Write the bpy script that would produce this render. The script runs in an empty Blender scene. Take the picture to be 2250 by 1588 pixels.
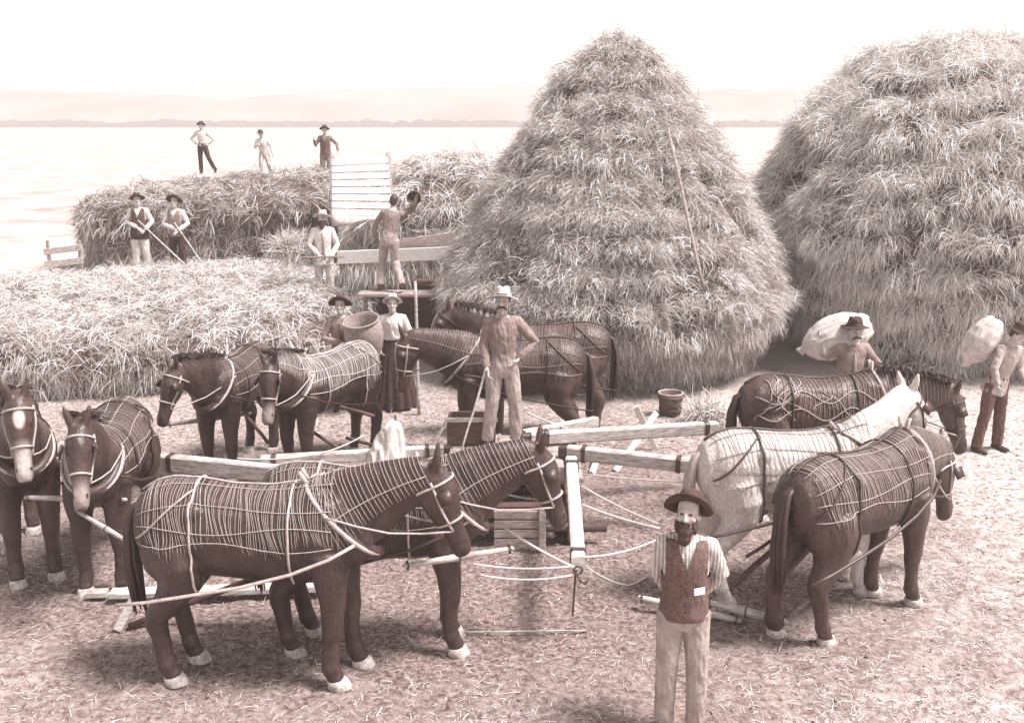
import bpy, math, random
import numpy as np
from mathutils import Vector, Matrix, noise
from mathutils.bvhtree import BVHTree

random.seed(7)
rng = np.random.default_rng(11)
R = math.radians
SC = bpy.context.scene
COL = SC.collection

# ------------------------------------------------------------------ camera
CAM_H, TILT, FPX = 4.3, R(13.2), 2300.0
cam_d = bpy.data.cameras.new('camera')
cam_d.sensor_width = 36.0
cam_d.lens = 36.0 * FPX / 2250.0
cam_d.clip_start, cam_d.clip_end = 0.1, 6000
cam = bpy.data.objects.new('camera', cam_d)
COL.objects.link(cam)
cam.location = (0, 0, CAM_H)
cam.rotation_euler = (math.pi / 2 - TILT, 0, 0)
SC.camera = cam

# ------------------------------------------------------------------ light
SUN_EL, SUN_AZ = R(60), R(104)      # azimuth measured from +Y towards +X
w = bpy.data.worlds.new('World')
SC.world = w
w.use_nodes = True
nt = w.node_tree
nt.nodes.clear()
sky = nt.nodes.new('ShaderNodeTexSky')
sky.sky_type = 'NISHITA'
sky.sun_disc = False
sky.sun_elevation = SUN_EL
sky.sun_rotation = SUN_AZ
sky.air_density, sky.dust_density, sky.ozone_density = 1.0, 1.0, 1.0
bw = nt.nodes.new('ShaderNodeRGBToBW')
tint = nt.nodes.new('ShaderNodeMix')
tint.data_type = 'RGBA'
tint.blend_type = 'MULTIPLY'
tint.inputs[0].default_value = 1.0
tint.inputs[7].default_value = (1.0, 0.975, 0.965, 1)
bg = nt.nodes.new('ShaderNodeBackground')
bg.inputs['Strength'].default_value = 0.115
out = nt.nodes.new('ShaderNodeOutputWorld')
nt.links.new(sky.outputs[0], bw.inputs[0])
nt.links.new(bw.outputs[0], tint.inputs[6])
nt.links.new(tint.outputs[2], bg.inputs[0])
nt.links.new(bg.outputs[0], out.inputs[0])

sl = bpy.data.lights.new('sun', 'SUN')
sl.energy = 3.1
sl.angle = R(16)
sl.color = (1.0, 0.965, 0.94)
so = bpy.data.objects.new('sun', sl)
COL.objects.link(so)
sd = Vector((math.sin(SUN_AZ) * math.cos(SUN_EL), math.cos(SUN_AZ) * math.cos(SUN_EL), math.sin(SUN_EL)))
so.rotation_euler = sd.to_track_quat('Z', 'Y').to_euler()
so.location = (0, 0, 60)

SC.view_settings.view_transform = 'Standard'
SC.view_settings.look = 'None'
SC.view_settings.gamma = 1
SC.view_settings.exposure = 1.30
try:
    SC.cycles.max_bounces = 6
    SC.cycles.diffuse_bounces = 3
    SC.cycles.volume_bounces = 1
    SC.cycles.use_denoising = True
except Exception:
    pass

# ------------------------------------------------------------------ picture -> place
_F = Vector((0, math.cos(TILT), -math.sin(TILT)))
_U = Vector((0, math.sin(TILT), math.cos(TILT)))
def ray(px, py):
    return _F + Vector(((px - 1125) / FPX, 0, 0)) + _U * ((793.5 - py) / FPX)
def G(px, py, z=0.0):
    d = ray(px, py)
    return Vector((0, 0, CAM_H)) + d * ((z - CAM_H) / d.z)
def AY(px, py, Y):
    d = ray(px, py)
    return Vector((0, 0, CAM_H)) + d * (Y / d.y)

# ------------------------------------------------------------------ materials
def lin(c):
    c /= 255.0
    return c / 12.92 if c <= 0.04045 else ((c + 0.055) / 1.055) ** 2.4
_D, _W = (94, 68, 63), (250, 246, 243)
def S(t, g=1.0):
    return tuple(lin(_D[i] + (_W[i] - _D[i]) * t) * g for i in range(3)) + (1.0,)
def D(k):
    return (0.096 * k, 0.056 * k, 0.050 * k, 1.0)

MATS = {}
def mat(name, c0, c1=None, scale=12.0, rough=0.8, bump=0.0, bscale=60.0, stretch=(1, 1, 1), sheen=0.0, spec=0.25, lo=0.3, hi=0.7):
    if name in MATS:
        return MATS[name]
    m = bpy.data.materials.new(name)
    m.use_nodes = True
    n = m.node_tree
    b = n.nodes['Principled BSDF']
    b.inputs['Roughness'].default_value = rough
    b.inputs['Specular IOR Level'].default_value = spec
    tc = n.nodes.new('ShaderNodeTexCoord')
    mp = n.nodes.new('ShaderNodeMapping')
    mp.inputs['Scale'].default_value = stretch
    n.links.new(tc.outputs['Object'], mp.inputs[0])
    nz = n.nodes.new('ShaderNodeTexNoise')
    nz.inputs['Scale'].default_value = scale
    nz.inputs['Detail'].default_value = 6
    nz.inputs['Roughness'].default_value = 0.65
    n.links.new(mp.outputs[0], nz.inputs['Vector'])
    cr = n.nodes.new('ShaderNodeValToRGB')
    cr.color_ramp.elements[0].position = lo
    cr.color_ramp.elements[1].position = hi
    cr.color_ramp.elements[0].color = c0
    cr.color_ramp.elements[1].color = c1 or c0
    n.links.new(nz.outputs[0], cr.inputs[0])
    n.links.new(cr.outputs[0], b.inputs['Base Color'])
    if bump:
        n2 = n.nodes.new('ShaderNodeTexNoise')
        n2.inputs['Scale'].default_value = bscale
        n2.inputs['Detail'].default_value = 4
        n.links.new(mp.outputs[0], n2.inputs['Vector'])
        bp = n.nodes.new('ShaderNodeBump')
        bp.inputs['Strength'].default_value = bump
        bp.inputs['Distance'].default_value = 0.02
        n.links.new(n2.outputs[0], bp.inputs['Height'])
        n.links.new(bp.outputs[0], b.inputs['Normal'])
    MATS[name] = m
    return m

def straw_mat(name, c0, c1):
    m = bpy.data.materials.new(name)
    m.use_nodes = True
    n = m.node_tree
    b = n.nodes['Principled BSDF']
    b.inputs['Roughness'].default_value = 0.7
    b.inputs['Specular IOR Level'].default_value = 0.2
    at = n.nodes.new('ShaderNodeAttribute')
    at.attribute_name = 'tone'
    cr = n.nodes.new('ShaderNodeValToRGB')
    cr.color_ramp.elements[0].color = c0
    cr.color_ramp.elements[1].color = c1
    n.links.new(at.outputs['Fac'], cr.inputs[0])
    n.links.new(cr.outputs[0], b.inputs['Base Color'])
    MATS[name] = m
    return m

def coat(name, c0, c1, pale, rough=.6, spec=.25):
    m = mat(name, c0, c1, 3.2, rough, 0.5, 38, (1, 1, 0.45), spec=spec, lo=.36, hi=.72)
    n = m.node_tree
    b = n.nodes['Principled BSDF']
    src = b.inputs['Base Color'].links[0].from_socket
    at = n.nodes.new('ShaderNodeAttribute')
    at.attribute_name = 'pale'
    nz = n.nodes.new('ShaderNodeTexNoise')
    nz.inputs['Scale'].default_value = 55
    nz.inputs['Detail'].default_value = 4
    ad = n.nodes.new('ShaderNodeMath')
    ad.operation = 'MULTIPLY_ADD'
    n.links.new(nz.outputs[0], ad.inputs[0])
    ad.inputs[1].default_value = .5
    ad.inputs[2].default_value = -.25
    sm = n.nodes.new('ShaderNodeMath')
    sm.operation = 'ADD'
    sm.use_clamp = True
    n.links.new(at.outputs['Fac'], sm.inputs[0])
    ml = n.nodes.new('ShaderNodeMath')
    ml.operation = 'MULTIPLY'
    n.links.new(ad.outputs[0], ml.inputs[0])
    n.links.new(at.outputs['Fac'], ml.inputs[1])
    n.links.new(ml.outputs[0], sm.inputs[1])
    # fine hair streaks
    hz = n.nodes.new('ShaderNodeTexNoise')
    hz.inputs['Scale'].default_value = 70
    hz.inputs['Detail'].default_value = 5
    mp = n.nodes['Mapping']
    n.links.new(mp.outputs[0], hz.inputs['Vector'])
    hr = n.nodes.new('ShaderNodeMapRange')
    hr.inputs[1].default_value, hr.inputs[2].default_value = .3, .7
    hr.inputs[3].default_value, hr.inputs[4].default_value = .72, 1.25
    n.links.new(hz.outputs[0], hr.inputs[0])
    vm = n.nodes.new('ShaderNodeVectorMath')
    vm.operation = 'SCALE'
    n.links.new(src, vm.inputs[0])
    n.links.new(hr.outputs[0], vm.inputs['Scale'])
    mx = n.nodes.new('ShaderNodeMix')
    mx.data_type = 'RGBA'
    n.links.new(sm.outputs[0], mx.inputs[0])
    n.links.new(vm.outputs[0], mx.inputs[6])
    mx.inputs[7].default_value = pale
    n.links.new(mx.outputs[2], b.inputs['Base Color'])
    return m
coat_dark = coat('coat_dark', D(0.34), D(1.05), S(.5), .40, .5)
coat_bay = coat('coat_bay', D(0.42), D(1.35), S(.72), .42, .5)
coat_grey = coat('coat_grey', S(0.60), S(0.80), S(.95), .55, .3)
coat_mix = coat('coat_mix', D(0.42), D(1.6), S(.6), .42, .5)
blaze_m = mat('white_hair', S(0.80), S(0.9), 30, 0.7)
muzzle_m = mat('muzzle_hair', S(0.38), S(0.55), 20, 0.6)
hoof_m = mat('hoof_pale', S(0.28), S(0.85), 22, 0.6)
hair_dark = mat('hair_dark', D(0.45), D(0.9), 40, 0.5, spec=0.5)
hair_grey = mat('hair_grey', S(0.35), S(0.65), 40, 0.6)
net_m = mat('net_cord', S(0.36), S(0.68), 60, 0.8)
net_p = mat('net_cord_pale', S(0.62), S(0.9), 60, 0.8)
net_d = mat('net_cord_worn', S(0.25), S(0.5), 60, 0.8)
leather = mat('leather', D(0.5), D(1.0), 25, 0.45, spec=0.5)
strap_l = mat('pale_strap', S(0.42), S(0.7), 30, 0.6)
wood_w = mat('wood_pale', S(0.34), S(0.88), 9, 0.8, 0.6, 60, (1, 1, 5))
wood_x = mat('wood_bleached', S(0.74), S(1.0), 9, 0.8, 0.5, 60, (1, 1, 5))
wood_m = mat('wood_mid', S(0.20), S(0.62), 9, 0.8, 0.6, 40, (1, 1, 6))
wood_d = mat('wood_dark', D(0.8), D(2.0), 6, 0.8, 0.3, 40, (1, 1, 6))
iron = mat('iron', D(0.5), D(1.1), 20, 0.5, spec=0.6)
rope_m = mat('rope', S(0.60), S(0.85), 90, 0.9)
skin = mat('skin', S(0.50), S(0.76), 26, 0.6)
skin_far = skin
eye_m = mat('eye_dark', D(0.6), D(0.8), 10, 0.3)
lip_m = mat('lip', S(0.50), S(0.6), 10, 0.6)
cl_white = mat('cloth_white', S(0.70), S(0.92), 9, 0.9, 0.25, 40)
cl_stripe = mat('cloth_pale', S(0.52), S(0.78), 9, 0.9, 0.25, 40)
cl_light = mat('cloth_light', S(0.36), S(0.62), 8, 0.9, 0.3, 40)
cl_mid = mat('cloth_mid', S(0.20), S(0.46), 8, 0.9, 0.3, 40)
def stripes(name, c0, c1, scale):
    m = mat(name, c0, c1, 10, .9, .3, 40)
    n = m.node_tree
    b = n.nodes['Principled BSDF']
    src = b.inputs['Base Color'].links[0].from_socket
    wv = n.nodes.new('ShaderNodeTexWave')
    wv.inputs['Scale'].default_value = scale
    wv.inputs['Distortion'].default_value = 1.2
    n.links.new(n.nodes['Texture Coordinate'].outputs['Object'], wv.inputs['Vector'])
    mr_ = n.nodes.new('ShaderNodeMapRange')
    mr_.inputs[1].default_value, mr_.inputs[2].default_value = .45, .75
    mr_.inputs[3].default_value, mr_.inputs[4].default_value = 1.0, .52
    n.links.new(wv.outputs['Fac'], mr_.inputs[0])
    vm = n.nodes.new('ShaderNodeVectorMath')
    vm.operation = 'SCALE'
    n.links.new(src, vm.inputs[0])
    n.links.new(mr_.outputs[0], vm.inputs['Scale'])
    n.links.new(vm.outputs[0], b.inputs['Base Color'])
    return m
cl_striped = stripes('cloth_striped', S(.66), S(.90), 13)
cl_tweed = mat('cloth_tweed', S(0.0), S(0.24), 45, 0.95, 0.3, 120)
cl_dark = mat('cloth_dark', D(0.9), D(2.2), 12, 0.9, 0.3, 60)
cl_black = mat('cloth_black', D(0.5), D(1.0), 12, 0.85, 0.2, 60)
felt_d = mat('felt_dark', D(0.55), D(1.2), 14, 0.85, 0.2, 80)
felt_l = mat('felt_light', S(0.55), S(0.82), 14, 0.9, 0.2, 80)
sack_m = mat('sackcloth', S(0.52), S(0.88), 5, 0.95, 0.4, 120)
basket_m = mat('basket', S(0.28), S(0.55), 30, 0.85, 0.5, 80)
beard_m = mat('beard', D(0.6), D(1.6), 60, 0.8, 0.6, 150)
beard_g = mat('beard_grey', S(0.25), S(0.6), 60, 0.8, 0.6, 150)
paper_m = mat('paper', S(0.97), S(1.0), 10, 0.7)
hay_core = mat('hay_core', D(.5), S(0.34, 0.8), 16, 0.95, 0.9, 60, (1, 1, .22), lo=.38, hi=.68)  # dark brown gives the gaps between strands their shade as colour
hay_top = mat('hay_top', S(0.55), S(0.9), 5, 0.95, 0.8, 30)
straw_a = straw_mat('straw_a', S(0.30), S(1.0))
straw_b = straw_mat('straw_b', S(0.55), S(1.0))
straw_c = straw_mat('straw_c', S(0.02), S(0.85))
hill_m = mat('hill_grass', S(0.26), S(0.52), 0.02, 1.0)
tree_m = mat('tree_line', D(0.8), D(1.6), 0.2, 1.0)

# ------------------------------------------------------------------ mesh kit
def lhash(t):
    return sum((i + 3) * ord(ch) for i, ch in enumerate(t))

class MB:
    def __init__(s):
        s.v, s.f, s.m = [], [], []
    def add(s, vs, fs, m=0):
        o = len(s.v)
        s.v += [tuple(p) for p in vs]
        s.f += [tuple(i + o for i in f) for f in fs]
        s.m += [m] * len(fs)
        return s
    def box(s, c, size, M=None, m=0):
        M = M or Matrix.Identity(3)
        c = Vector(c)
        vs = [c + M @ Vector((x * size[0] / 2, y * size[1] / 2, z * size[2] / 2)) for x in (-1, 1) for y in (-1, 1) for z in (-1, 1)]
        return s.add(vs, [(0, 1, 3, 2), (4, 6, 7, 5), (0, 4, 5, 1), (2, 3, 7, 6), (0, 2, 6, 4), (1, 5, 7, 3)], m)
    def beam(s, p, q, wd, ht, m=0, up=(0, 0, 1), wob=0.0):
        p, q = Vector(p), Vector(q)
        d = (q - p).normalized()
        x = d.cross(Vector(up))
        if x.length < 1e-3:
            x = Vector((1, 0, 0))
        x.normalize()
        z = x.cross(d)
        n = 8
        cs = 0.14 * min(wd, ht)
        prof = [(-wd / 2 + cs, -ht / 2), (wd / 2 - cs, -ht / 2), (wd / 2, -ht / 2 + cs), (wd / 2, ht / 2 - cs),
                (wd / 2 - cs, ht / 2), (-wd / 2 + cs, ht / 2), (-wd / 2, ht / 2 - cs), (-wd / 2, -ht / 2 + cs)]
        L = (q - p).length
        k = max(2, int(L / 0.4))
        vs, fs = [], []
        for i in range(k):
            t = i / (k - 1)
            off = Vector((0, 0, 0))
            if wob:
                off = (noise.noise_vector(p * 3 + d * t * L * 1.3)) * wob
            for a, b in prof:
                vs.append(p + d * (t * L) + x * a + z * b + off)
        for i in range(k - 1):
            for j in range(n):
                a, b = i * n + j, i * n + (j + 1) % n
                fs.append((a, b, b + n, a + n))
        fs.append(tuple(range(n))[::-1])
        fs.append(tuple(range((k - 1) * n, k * n)))
        return s.add(vs, fs, m)
    def loft(s, rings, n=16, m=0):
        # rings: (centre, half axis a, half axis b)
        vs, fs = [], []
        for c, a, b in rings:
            for j in range(n):
                t = 2 * math.pi * j / n
                vs.append(c + a * math.cos(t) + b * math.sin(t))
        k = len(rings)
        for i in range(k - 1):
            for j in range(n):
                p, q = i * n + j, i * n + (j + 1) % n
                fs.append((p, q, q + n, p + n))
        fs.append(tuple(range(n))[::-1])
        fs.append(tuple(range((k - 1) * n, k * n)))
        return s.add(vs, fs, m)
    def tube(s, pts, rad, n=8, m=0, sq=1.0, round_ends=False):
        pts = [Vector(p) for p in pts]
        if not hasattr(rad, '__len__'):
            rad = [rad] * len(pts)
        rad = list(rad)
        if round_ends:
            d0, d1 = (pts[1] - pts[0]).normalized(), (pts[-1] - pts[-2]).normalized()
            pts = [pts[0] - d0 * rad[0] * .8, pts[0] - d0 * rad[0] * .45] + pts + [pts[-1] + d1 * rad[-1] * .45, pts[-1] + d1 * rad[-1] * .8]
            rad = [rad[0] * .45, rad[0] * .85] + rad + [rad[-1] * .85, rad[-1] * .45]
        rings, x = [], None
        for i, p in enumerate(pts):
            d = (pts[min(i + 1, len(pts) - 1)] - pts[max(i - 1, 0)])
            d = d.normalized() if d.length > 1e-9 else Vector((0, 0, 1))
            if x is None:
                x = d.orthogonal().normalized()
            else:
                x = x - d * x.dot(d)
                x = x.normalized() if x.length > 1e-6 else d.orthogonal().normalized()
            y = d.cross(x)
            rings.append((p, x * rad[i], y * rad[i] * sq))
        return s.loft(rings, n, m)
    def ell(s, c, r, M=None, n=14, m=0):
        M = M or Matrix.Identity(3)
        c = Vector(c)
        rings = []
        k = 9
        for i in range(k):
            t = -1 + 2 * i / (k - 1)
            t = max(-.985, min(.985, math.sin(t * math.pi / 2)))
            q = math.sqrt(1 - t * t)
            rings.append((c + M @ Vector((0, 0, r[2] * t)), M @ Vector((r[0] * q, 0, 0)), M @ Vector((0, r[1] * q, 0))))
        return s.loft(rings, n, m)
    def lathe(s, prof, n=24, T=None, m=0, fn=None, close=True):
        vs, fs = [], []
        for r, z in prof:
            for j in range(n):
                t = 2 * math.pi * j / n
                p = Vector((r * math.cos(t), r * math.sin(t), z))
                if fn:
                    p = fn(p, t)
                vs.append(T @ p if T else p)
        k = len(prof)
        for i in range(k - 1):
            for j in range(n):
                a, b = i * n + j, i * n + (j + 1) % n
                fs.append((a, b, b + n, a + n))
        if close:
            fs.append(tuple(range(n))[::-1])
            fs.append(tuple(range((k - 1) * n, k * n)))
        return s.add(vs, fs, m)
    def mesh(s, name='m'):
        me = bpy.data.meshes.new(name)
        me.from_pydata(s.v, [], s.f)
        if any(s.m):
            me.polygons.foreach_set('material_index', s.m)
        me.update()
        return me
    def build(s, name, mats, parent=None, smooth=True):
        me = s.mesh(name)
        return link(name, me, mats, parent, smooth)

def link(name, me, mats, parent=None, smooth=True):
    if not isinstance(mats, (list, tuple)):
        mats = [mats]
    for m in mats:
        me.materials.append(m)
    if smooth and len(me.polygons):
        me.polygons.foreach_set('use_smooth', [True] * len(me.polygons))
    o = bpy.data.objects.new(name, me)
    COL.objects.link(o)
    if parent:
        o.parent = parent
    return o

def remesh(mb, voxel, smooth=4, wrinkle=None):
    me = mb.mesh('tmp')
    o = bpy.data.objects.new('tmp', me)
    COL.objects.link(o)
    md = o.modifiers.new('r', 'REMESH')
    md.mode = 'VOXEL'
    md.voxel_size = voxel
    if smooth:
        sm = o.modifiers.new('s', 'SMOOTH')
        sm.factor = 0.5
        sm.iterations = smooth
    dg = bpy.context.evaluated_depsgraph_get()
    ev = o.evaluated_get(dg)
    res = bpy.data.meshes.new_from_object(ev, depsgraph=dg)
    bpy.data.objects.remove(o)
    bpy.data.meshes.remove(me)
    res.materials.clear()
    if wrinkle:
        amp, fx, fz, seed = wrinkle
        nv = len(res.vertices)
        co, no = np.empty(nv * 3, np.float32), np.empty(nv * 3, np.float32)
        res.vertices.foreach_get('co', co)
        res.vertices.foreach_get('normal', no)
        co, no = co.reshape(-1, 3), no.reshape(-1, 3)
        for i in range(nv):
            p = Vector(co[i])
            q = Vector((p.x * fx + seed, p.y * fx, p.z * fz + p.x * fx * .5))
            a = noise.noise(q) + 0.5 * noise.noise(q * 2.3)
            a = 1 - 2.6 * abs(a)
            co[i] += no[i] * (amp * a)
        res.vertices.foreach_set('co', co.ravel())
        res.update()
    return res

def tag(o, label=None, cat=None, group=None, kind=None):
    if label: o['label'] = label
    if cat: o['category'] = cat
    if group: o['group'] = group
    if kind: o['kind'] = kind
    return o

def empty(name, loc, rz=0.0, sc=1.0):
    o = bpy.data.objects.new(name, None)
    o.empty_display_size = 0.2
    COL.objects.link(o)
    o.location = loc
    o.rotation_euler = (0, 0, rz)
    o.scale = (sc, sc, sc)
    return o

def np_mesh(name, V, Q, tone=None):
    me = bpy.data.meshes.new(name)
    nv, nf = len(V), len(Q)
    me.vertices.add(nv)
    me.vertices.foreach_set('co', np.asarray(V, np.float32).ravel())
    me.loops.add(nf * 4)
    me.loops.foreach_set('vertex_index', np.asarray(Q, np.int32).ravel())
    me.polygons.add(nf)
    me.polygons.foreach_set('loop_start', np.arange(0, nf * 4, 4, dtype=np.int32))
    me.polygons.foreach_set('loop_total', np.full(nf, 4, np.int32))
    if tone is not None:
        a = me.attributes.new('tone', 'FLOAT', 'POINT')
        a.data.foreach_set('value', np.asarray(tone, np.float32))
    me.update(calc_edges=True)
    me.validate()
    return me

def strands(P, Dv, L, W, droop, tone, curl=0.25):
    """ribbons of four points each; P,Dv (n,3); L,W,droop,tone (n,)"""
    n = len(P)
    d = Dv / (np.linalg.norm(Dv, axis=1, keepdims=True) + 1e-9)
    side = np.cross(d, rng.normal(size=(n, 3)))
    side /= np.linalg.norm(side, axis=1, keepdims=True) + 1e-9
    bend = rng.normal(size=(n, 3)) * curl
    g = np.array([0, 0, -1.0])
    pts = []
    p = P.copy()
    for i in range(4):
        pts.append(p.copy())
        dd = d + (g * droop[:, None] + bend) * (i / 3.0)
        dd /= np.linalg.norm(dd, axis=1, keepdims=True) + 1e-9
        p = p + dd * (L[:, None] / 3.0)
    wk = [1.0, 0.9, 0.7, 0.25]
    V = np.zeros((n, 8, 3))
    for i in range(4):
        V[:, 2 * i] = pts[i] - side * (W[:, None] * wk[i] / 2)
        V[:, 2 * i + 1] = pts[i] + side * (W[:, None] * wk[i] / 2)
    base = (np.arange(n) * 8)[:, None]
    Q = np.concatenate([base + np.array([[0, 1, 3, 2]]), base + np.array([[2, 3, 5, 4]]), base + np.array([[4, 5, 7, 6]])], 1).reshape(-1, 4)
    T = np.repeat(tone, 8)
    return V.reshape(-1, 3), Q, T

def vnoise(P, f, seed=0.0):
    return np.array([noise.noise(Vector((a * f + seed, b * f - seed, c * f + 2 * seed))) for a, b, c in P])
# ------------------------------------------------------------------ ground, hills, haze
def axis(lo, hi, step, far, grow=1.35):
    a = list(np.arange(lo, hi + 1e-6, step))
    s = step
    x = a[-1]
    while x < far:
        s *= grow
        x += s
        a.append(x)
    s, x, b = step, a[0], []
    while x > -far:
        s *= grow
        x -= s
        b.append(x)
    return np.array(b[::-1] + a)

gx = axis(-8.5, 9.5, 0.055, 900)
gy = axis(5.0, 17.0, 0.055, 900)
GX, GY = np.meshgrid(gx, gy)
def hsh(ix, iy):
    v = np.sin(ix * 127.1 + iy * 311.7) * 43758.5453
    return v - np.floor(v)
def n2(x, y):
    ix, iy = np.floor(x), np.floor(y)
    fx, fy = x - ix, y - iy
    fx, fy = fx * fx * (3 - 2 * fx), fy * fy * (3 - 2 * fy)
    a, b, c, d = hsh(ix, iy), hsh(ix + 1, iy), hsh(ix, iy + 1), hsh(ix + 1, iy + 1)
    return (a + (b - a) * fx) * (1 - fy) + (c + (d - c) * fx) * fy
near = np.clip(1 - np.maximum(np.abs(GX) - 8, 0) / 6, 0, 1) * np.clip(1 - np.maximum(GY - 16, 0) / 6, 0, 1)
GZ = near * (0.030 * (n2(GX * 1.3, GY * 1.3) - .5) + 0.030 * (n2(GX * 5, GY * 5) - .5) + 0.034 * (n2(GX * 11, GY * 11) - .5))
nxn, nyn = len(gx), len(gy)
V = np.stack([GX, GY, GZ], -1).reshape(-1, 3)
ii = (np.arange(nyn - 1)[:, None] * nxn + np.arange(nxn - 1)[None, :]).reshape(-1)
Q = np.stack([ii, ii + 1, ii + 1 + nxn, ii + nxn], 1)
gm = bpy.data.materials.new('trampled_ground')
gm.use_nodes = True
n = gm.node_tree
b = n.nodes['Principled BSDF']
b.inputs['Roughness'].default_value = 0.95
b.inputs['Specular IOR Level'].default_value = 0.1
tc = n.nodes.new('ShaderNodeTexCoord')
def gnoise(scale, detail, lo, hi, c0, c1, rough=0.7):
    nz = n.nodes.new('ShaderNodeTexNoise')
    nz.inputs['Scale'].default_value = scale
    nz.inputs['Detail'].default_value = detail
    nz.inputs['Roughness'].default_value = rough
    n.links.new(tc.outputs['Object'], nz.inputs['Vector'])
    cr = n.nodes.new('ShaderNodeValToRGB')
    cr.color_ramp.elements[0].position, cr.color_ramp.elements[1].position = lo, hi
    cr.color_ramp.elements[0].color, cr.color_ramp.elements[1].color = c0, c1
    n.links.new(nz.outputs[0], cr.inputs[0])
    return cr.outputs[0]
def mixc(f, a, c):
    mx = n.nodes.new('ShaderNodeMix')
    mx.data_type = 'RGBA'
    n.links.new(f, mx.inputs[0])
    n.links.new(a, mx.inputs[6])
    n.links.new(c, mx.inputs[7])
    return mx.outputs[2]
trod = gnoise(20, 9, .38, .64, D(1.0), S(0.42))
strawy = gnoise(14, 9, .36, .62, S(0.0), S(0.56))
# the trodden ring where the teams walk, worn into the soil
sx = n.nodes.new('ShaderNodeSeparateXYZ')
n.links.new(tc.outputs['Object'], sx.inputs[0])
def mth(op, a, c=None):
    q = n.nodes.new('ShaderNodeMath')
    q.operation = op
    for i, v in enumerate((a, c)):
        if v is None: continue
        if isinstance(v, (int, float)): q.inputs[i].default_value = v
        else: n.links.new(v, q.inputs[i])
    return q.outputs[0]
ex = mth('DIVIDE', mth('ADD', sx.outputs[0], 0.9), 5.0)
ey = mth('DIVIDE', mth('SUBTRACT', sx.outputs[1], 9.9), 3.4)
rr = mth('SQRT', mth('ADD', mth('MULTIPLY', ex, ex), mth('MULTIPLY', ey, ey)))
wob = n.nodes.new('ShaderNodeTexNoise')
wob.inputs['Scale'].default_value = 1.1
wob.inputs['Detail'].default_value = 7
wob.inputs['Roughness'].default_value = .7
n.links.new(tc.outputs['Object'], wob.inputs['Vector'])
wb2 = n.nodes.new('ShaderNodeTexNoise')
wb2.inputs['Scale'].default_value = 5.5
wb2.inputs['Detail'].default_value = 6
wb2.inputs['Roughness'].default_value = .75
n.links.new(tc.outputs['Object'], wb2.inputs['Vector'])
rw = mth('ADD', mth('ADD', rr, mth('MULTIPLY', mth('SUBTRACT', wob.outputs[0], 0.5), 1.4)), mth('MULTIPLY', mth('SUBTRACT', wb2.outputs[0], 0.5), 1.3))
mr = n.nodes.new('ShaderNodeMapRange')
mr.inputs[1].default_value, mr.inputs[2].default_value = 0.72, 1.25
n.links.new(rw, mr.inputs[0])
stub = gnoise(.35, 8, .35, .65, S(0.40), S(0.70))
fr_ = n.nodes.new('ShaderNodeMapRange')
fr_.inputs[1].default_value, fr_.inputs[2].default_value = 15.5, 21.0
n.links.new(mth('ADD', sx.outputs[1], mth('MULTIPLY', wob.outputs[0], 3.0)), fr_.inputs[0])
big = n.nodes.new('ShaderNodeMapRange')
big.inputs[1].default_value, big.inputs[2].default_value = 2.5, 6.5
n.links.new(mth('ADD', sx.outputs[0], mth('ADD', mth('MULTIPLY', mth('SUBTRACT', wob.outputs[0], .5), 5.0), mth('MULTIPLY', mth('SUBTRACT', wb2.outputs[0], .5), 6.0))), big.inputs[0])
pale = gnoise(13, 9, .36, .62, S(0.10), S(0.82))
yard = mixc(mr.outputs[0], trod, mixc(big.outputs[0], strawy, pale))
n.links.new(mixc(fr_.outputs[0], yard, stub), b.inputs['Base Color'])
ground = link('ground', np_mesh('ground', V, Q), gm)
tag(ground, kind='structure')

def gz(x, y):
    return float(0.030 * (n2(np.array(x * 1.3), np.array(y * 1.3)) - .5) + 0.030 * (n2(np.array(x * 5.), np.array(y * 5.)) - .5))

def ridge(name, Y, base, amp, seed, x0, x1, depth, m):
    xs = np.linspace(x0, x1, 160)
    V, F = [], []
    for j, (yy, k) in enumerate(((0, 0), (depth * .25, .45), (depth * .6, .85), (depth, 1.0))):
        for x in xs:
            h = base + amp * (noise.noise(Vector((x * .006 + seed, j * .15, 0))) + .5 * noise.noise(Vector((x * .02 + seed, j * .4, 3))) + .2 * noise.noise(Vector((x * .07, j, seed))))
            V.append((x, Y + yy, max(0.2, h) * k - .5))
    nn = len(xs)
    for j in range(3):
        for i in range(nn - 1):
            a = j * nn + i
            F.append((a, a + 1, a + 1 + nn, a + nn))
    me = bpy.data.meshes.new(name)
    me.from_pydata(V, [], F)
    o = link(name, me, m)
    return tag(o, kind='structure')
ridge('hills', 420, 17.5, 5.0, 2.3, -420, 420, 120, hill_m)
# thin belt of trees along the far edge of the plain
xs = np.linspace(-300, 300, 700)
V, F = [], []
for j, (yy, k) in enumerate(((0, 0), (2, .8), (6, 1.0), (10, .6))):
    for x in xs:
        h = 2.6 + 1.5 * noise.noise(Vector((x * .05, 0, 1))) + 1.1 * noise.noise(Vector((x * .3, j * .5, 5)))
        V.append((x, 400 + yy, max(.1, h) * k - .2))
for j in range(3):
    for i in range(len(xs) - 1):
        a = j * len(xs) + i
        F.append((a, a + 1, a + 1 + len(xs), a + len(xs)))
me = bpy.data.meshes.new('treeline')
me.from_pydata(V, [], F)
tag(link('treeline', me, tree_m), 'faint low belt of trees along the far edge of the plain', 'treeline', kind='stuff')

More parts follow.
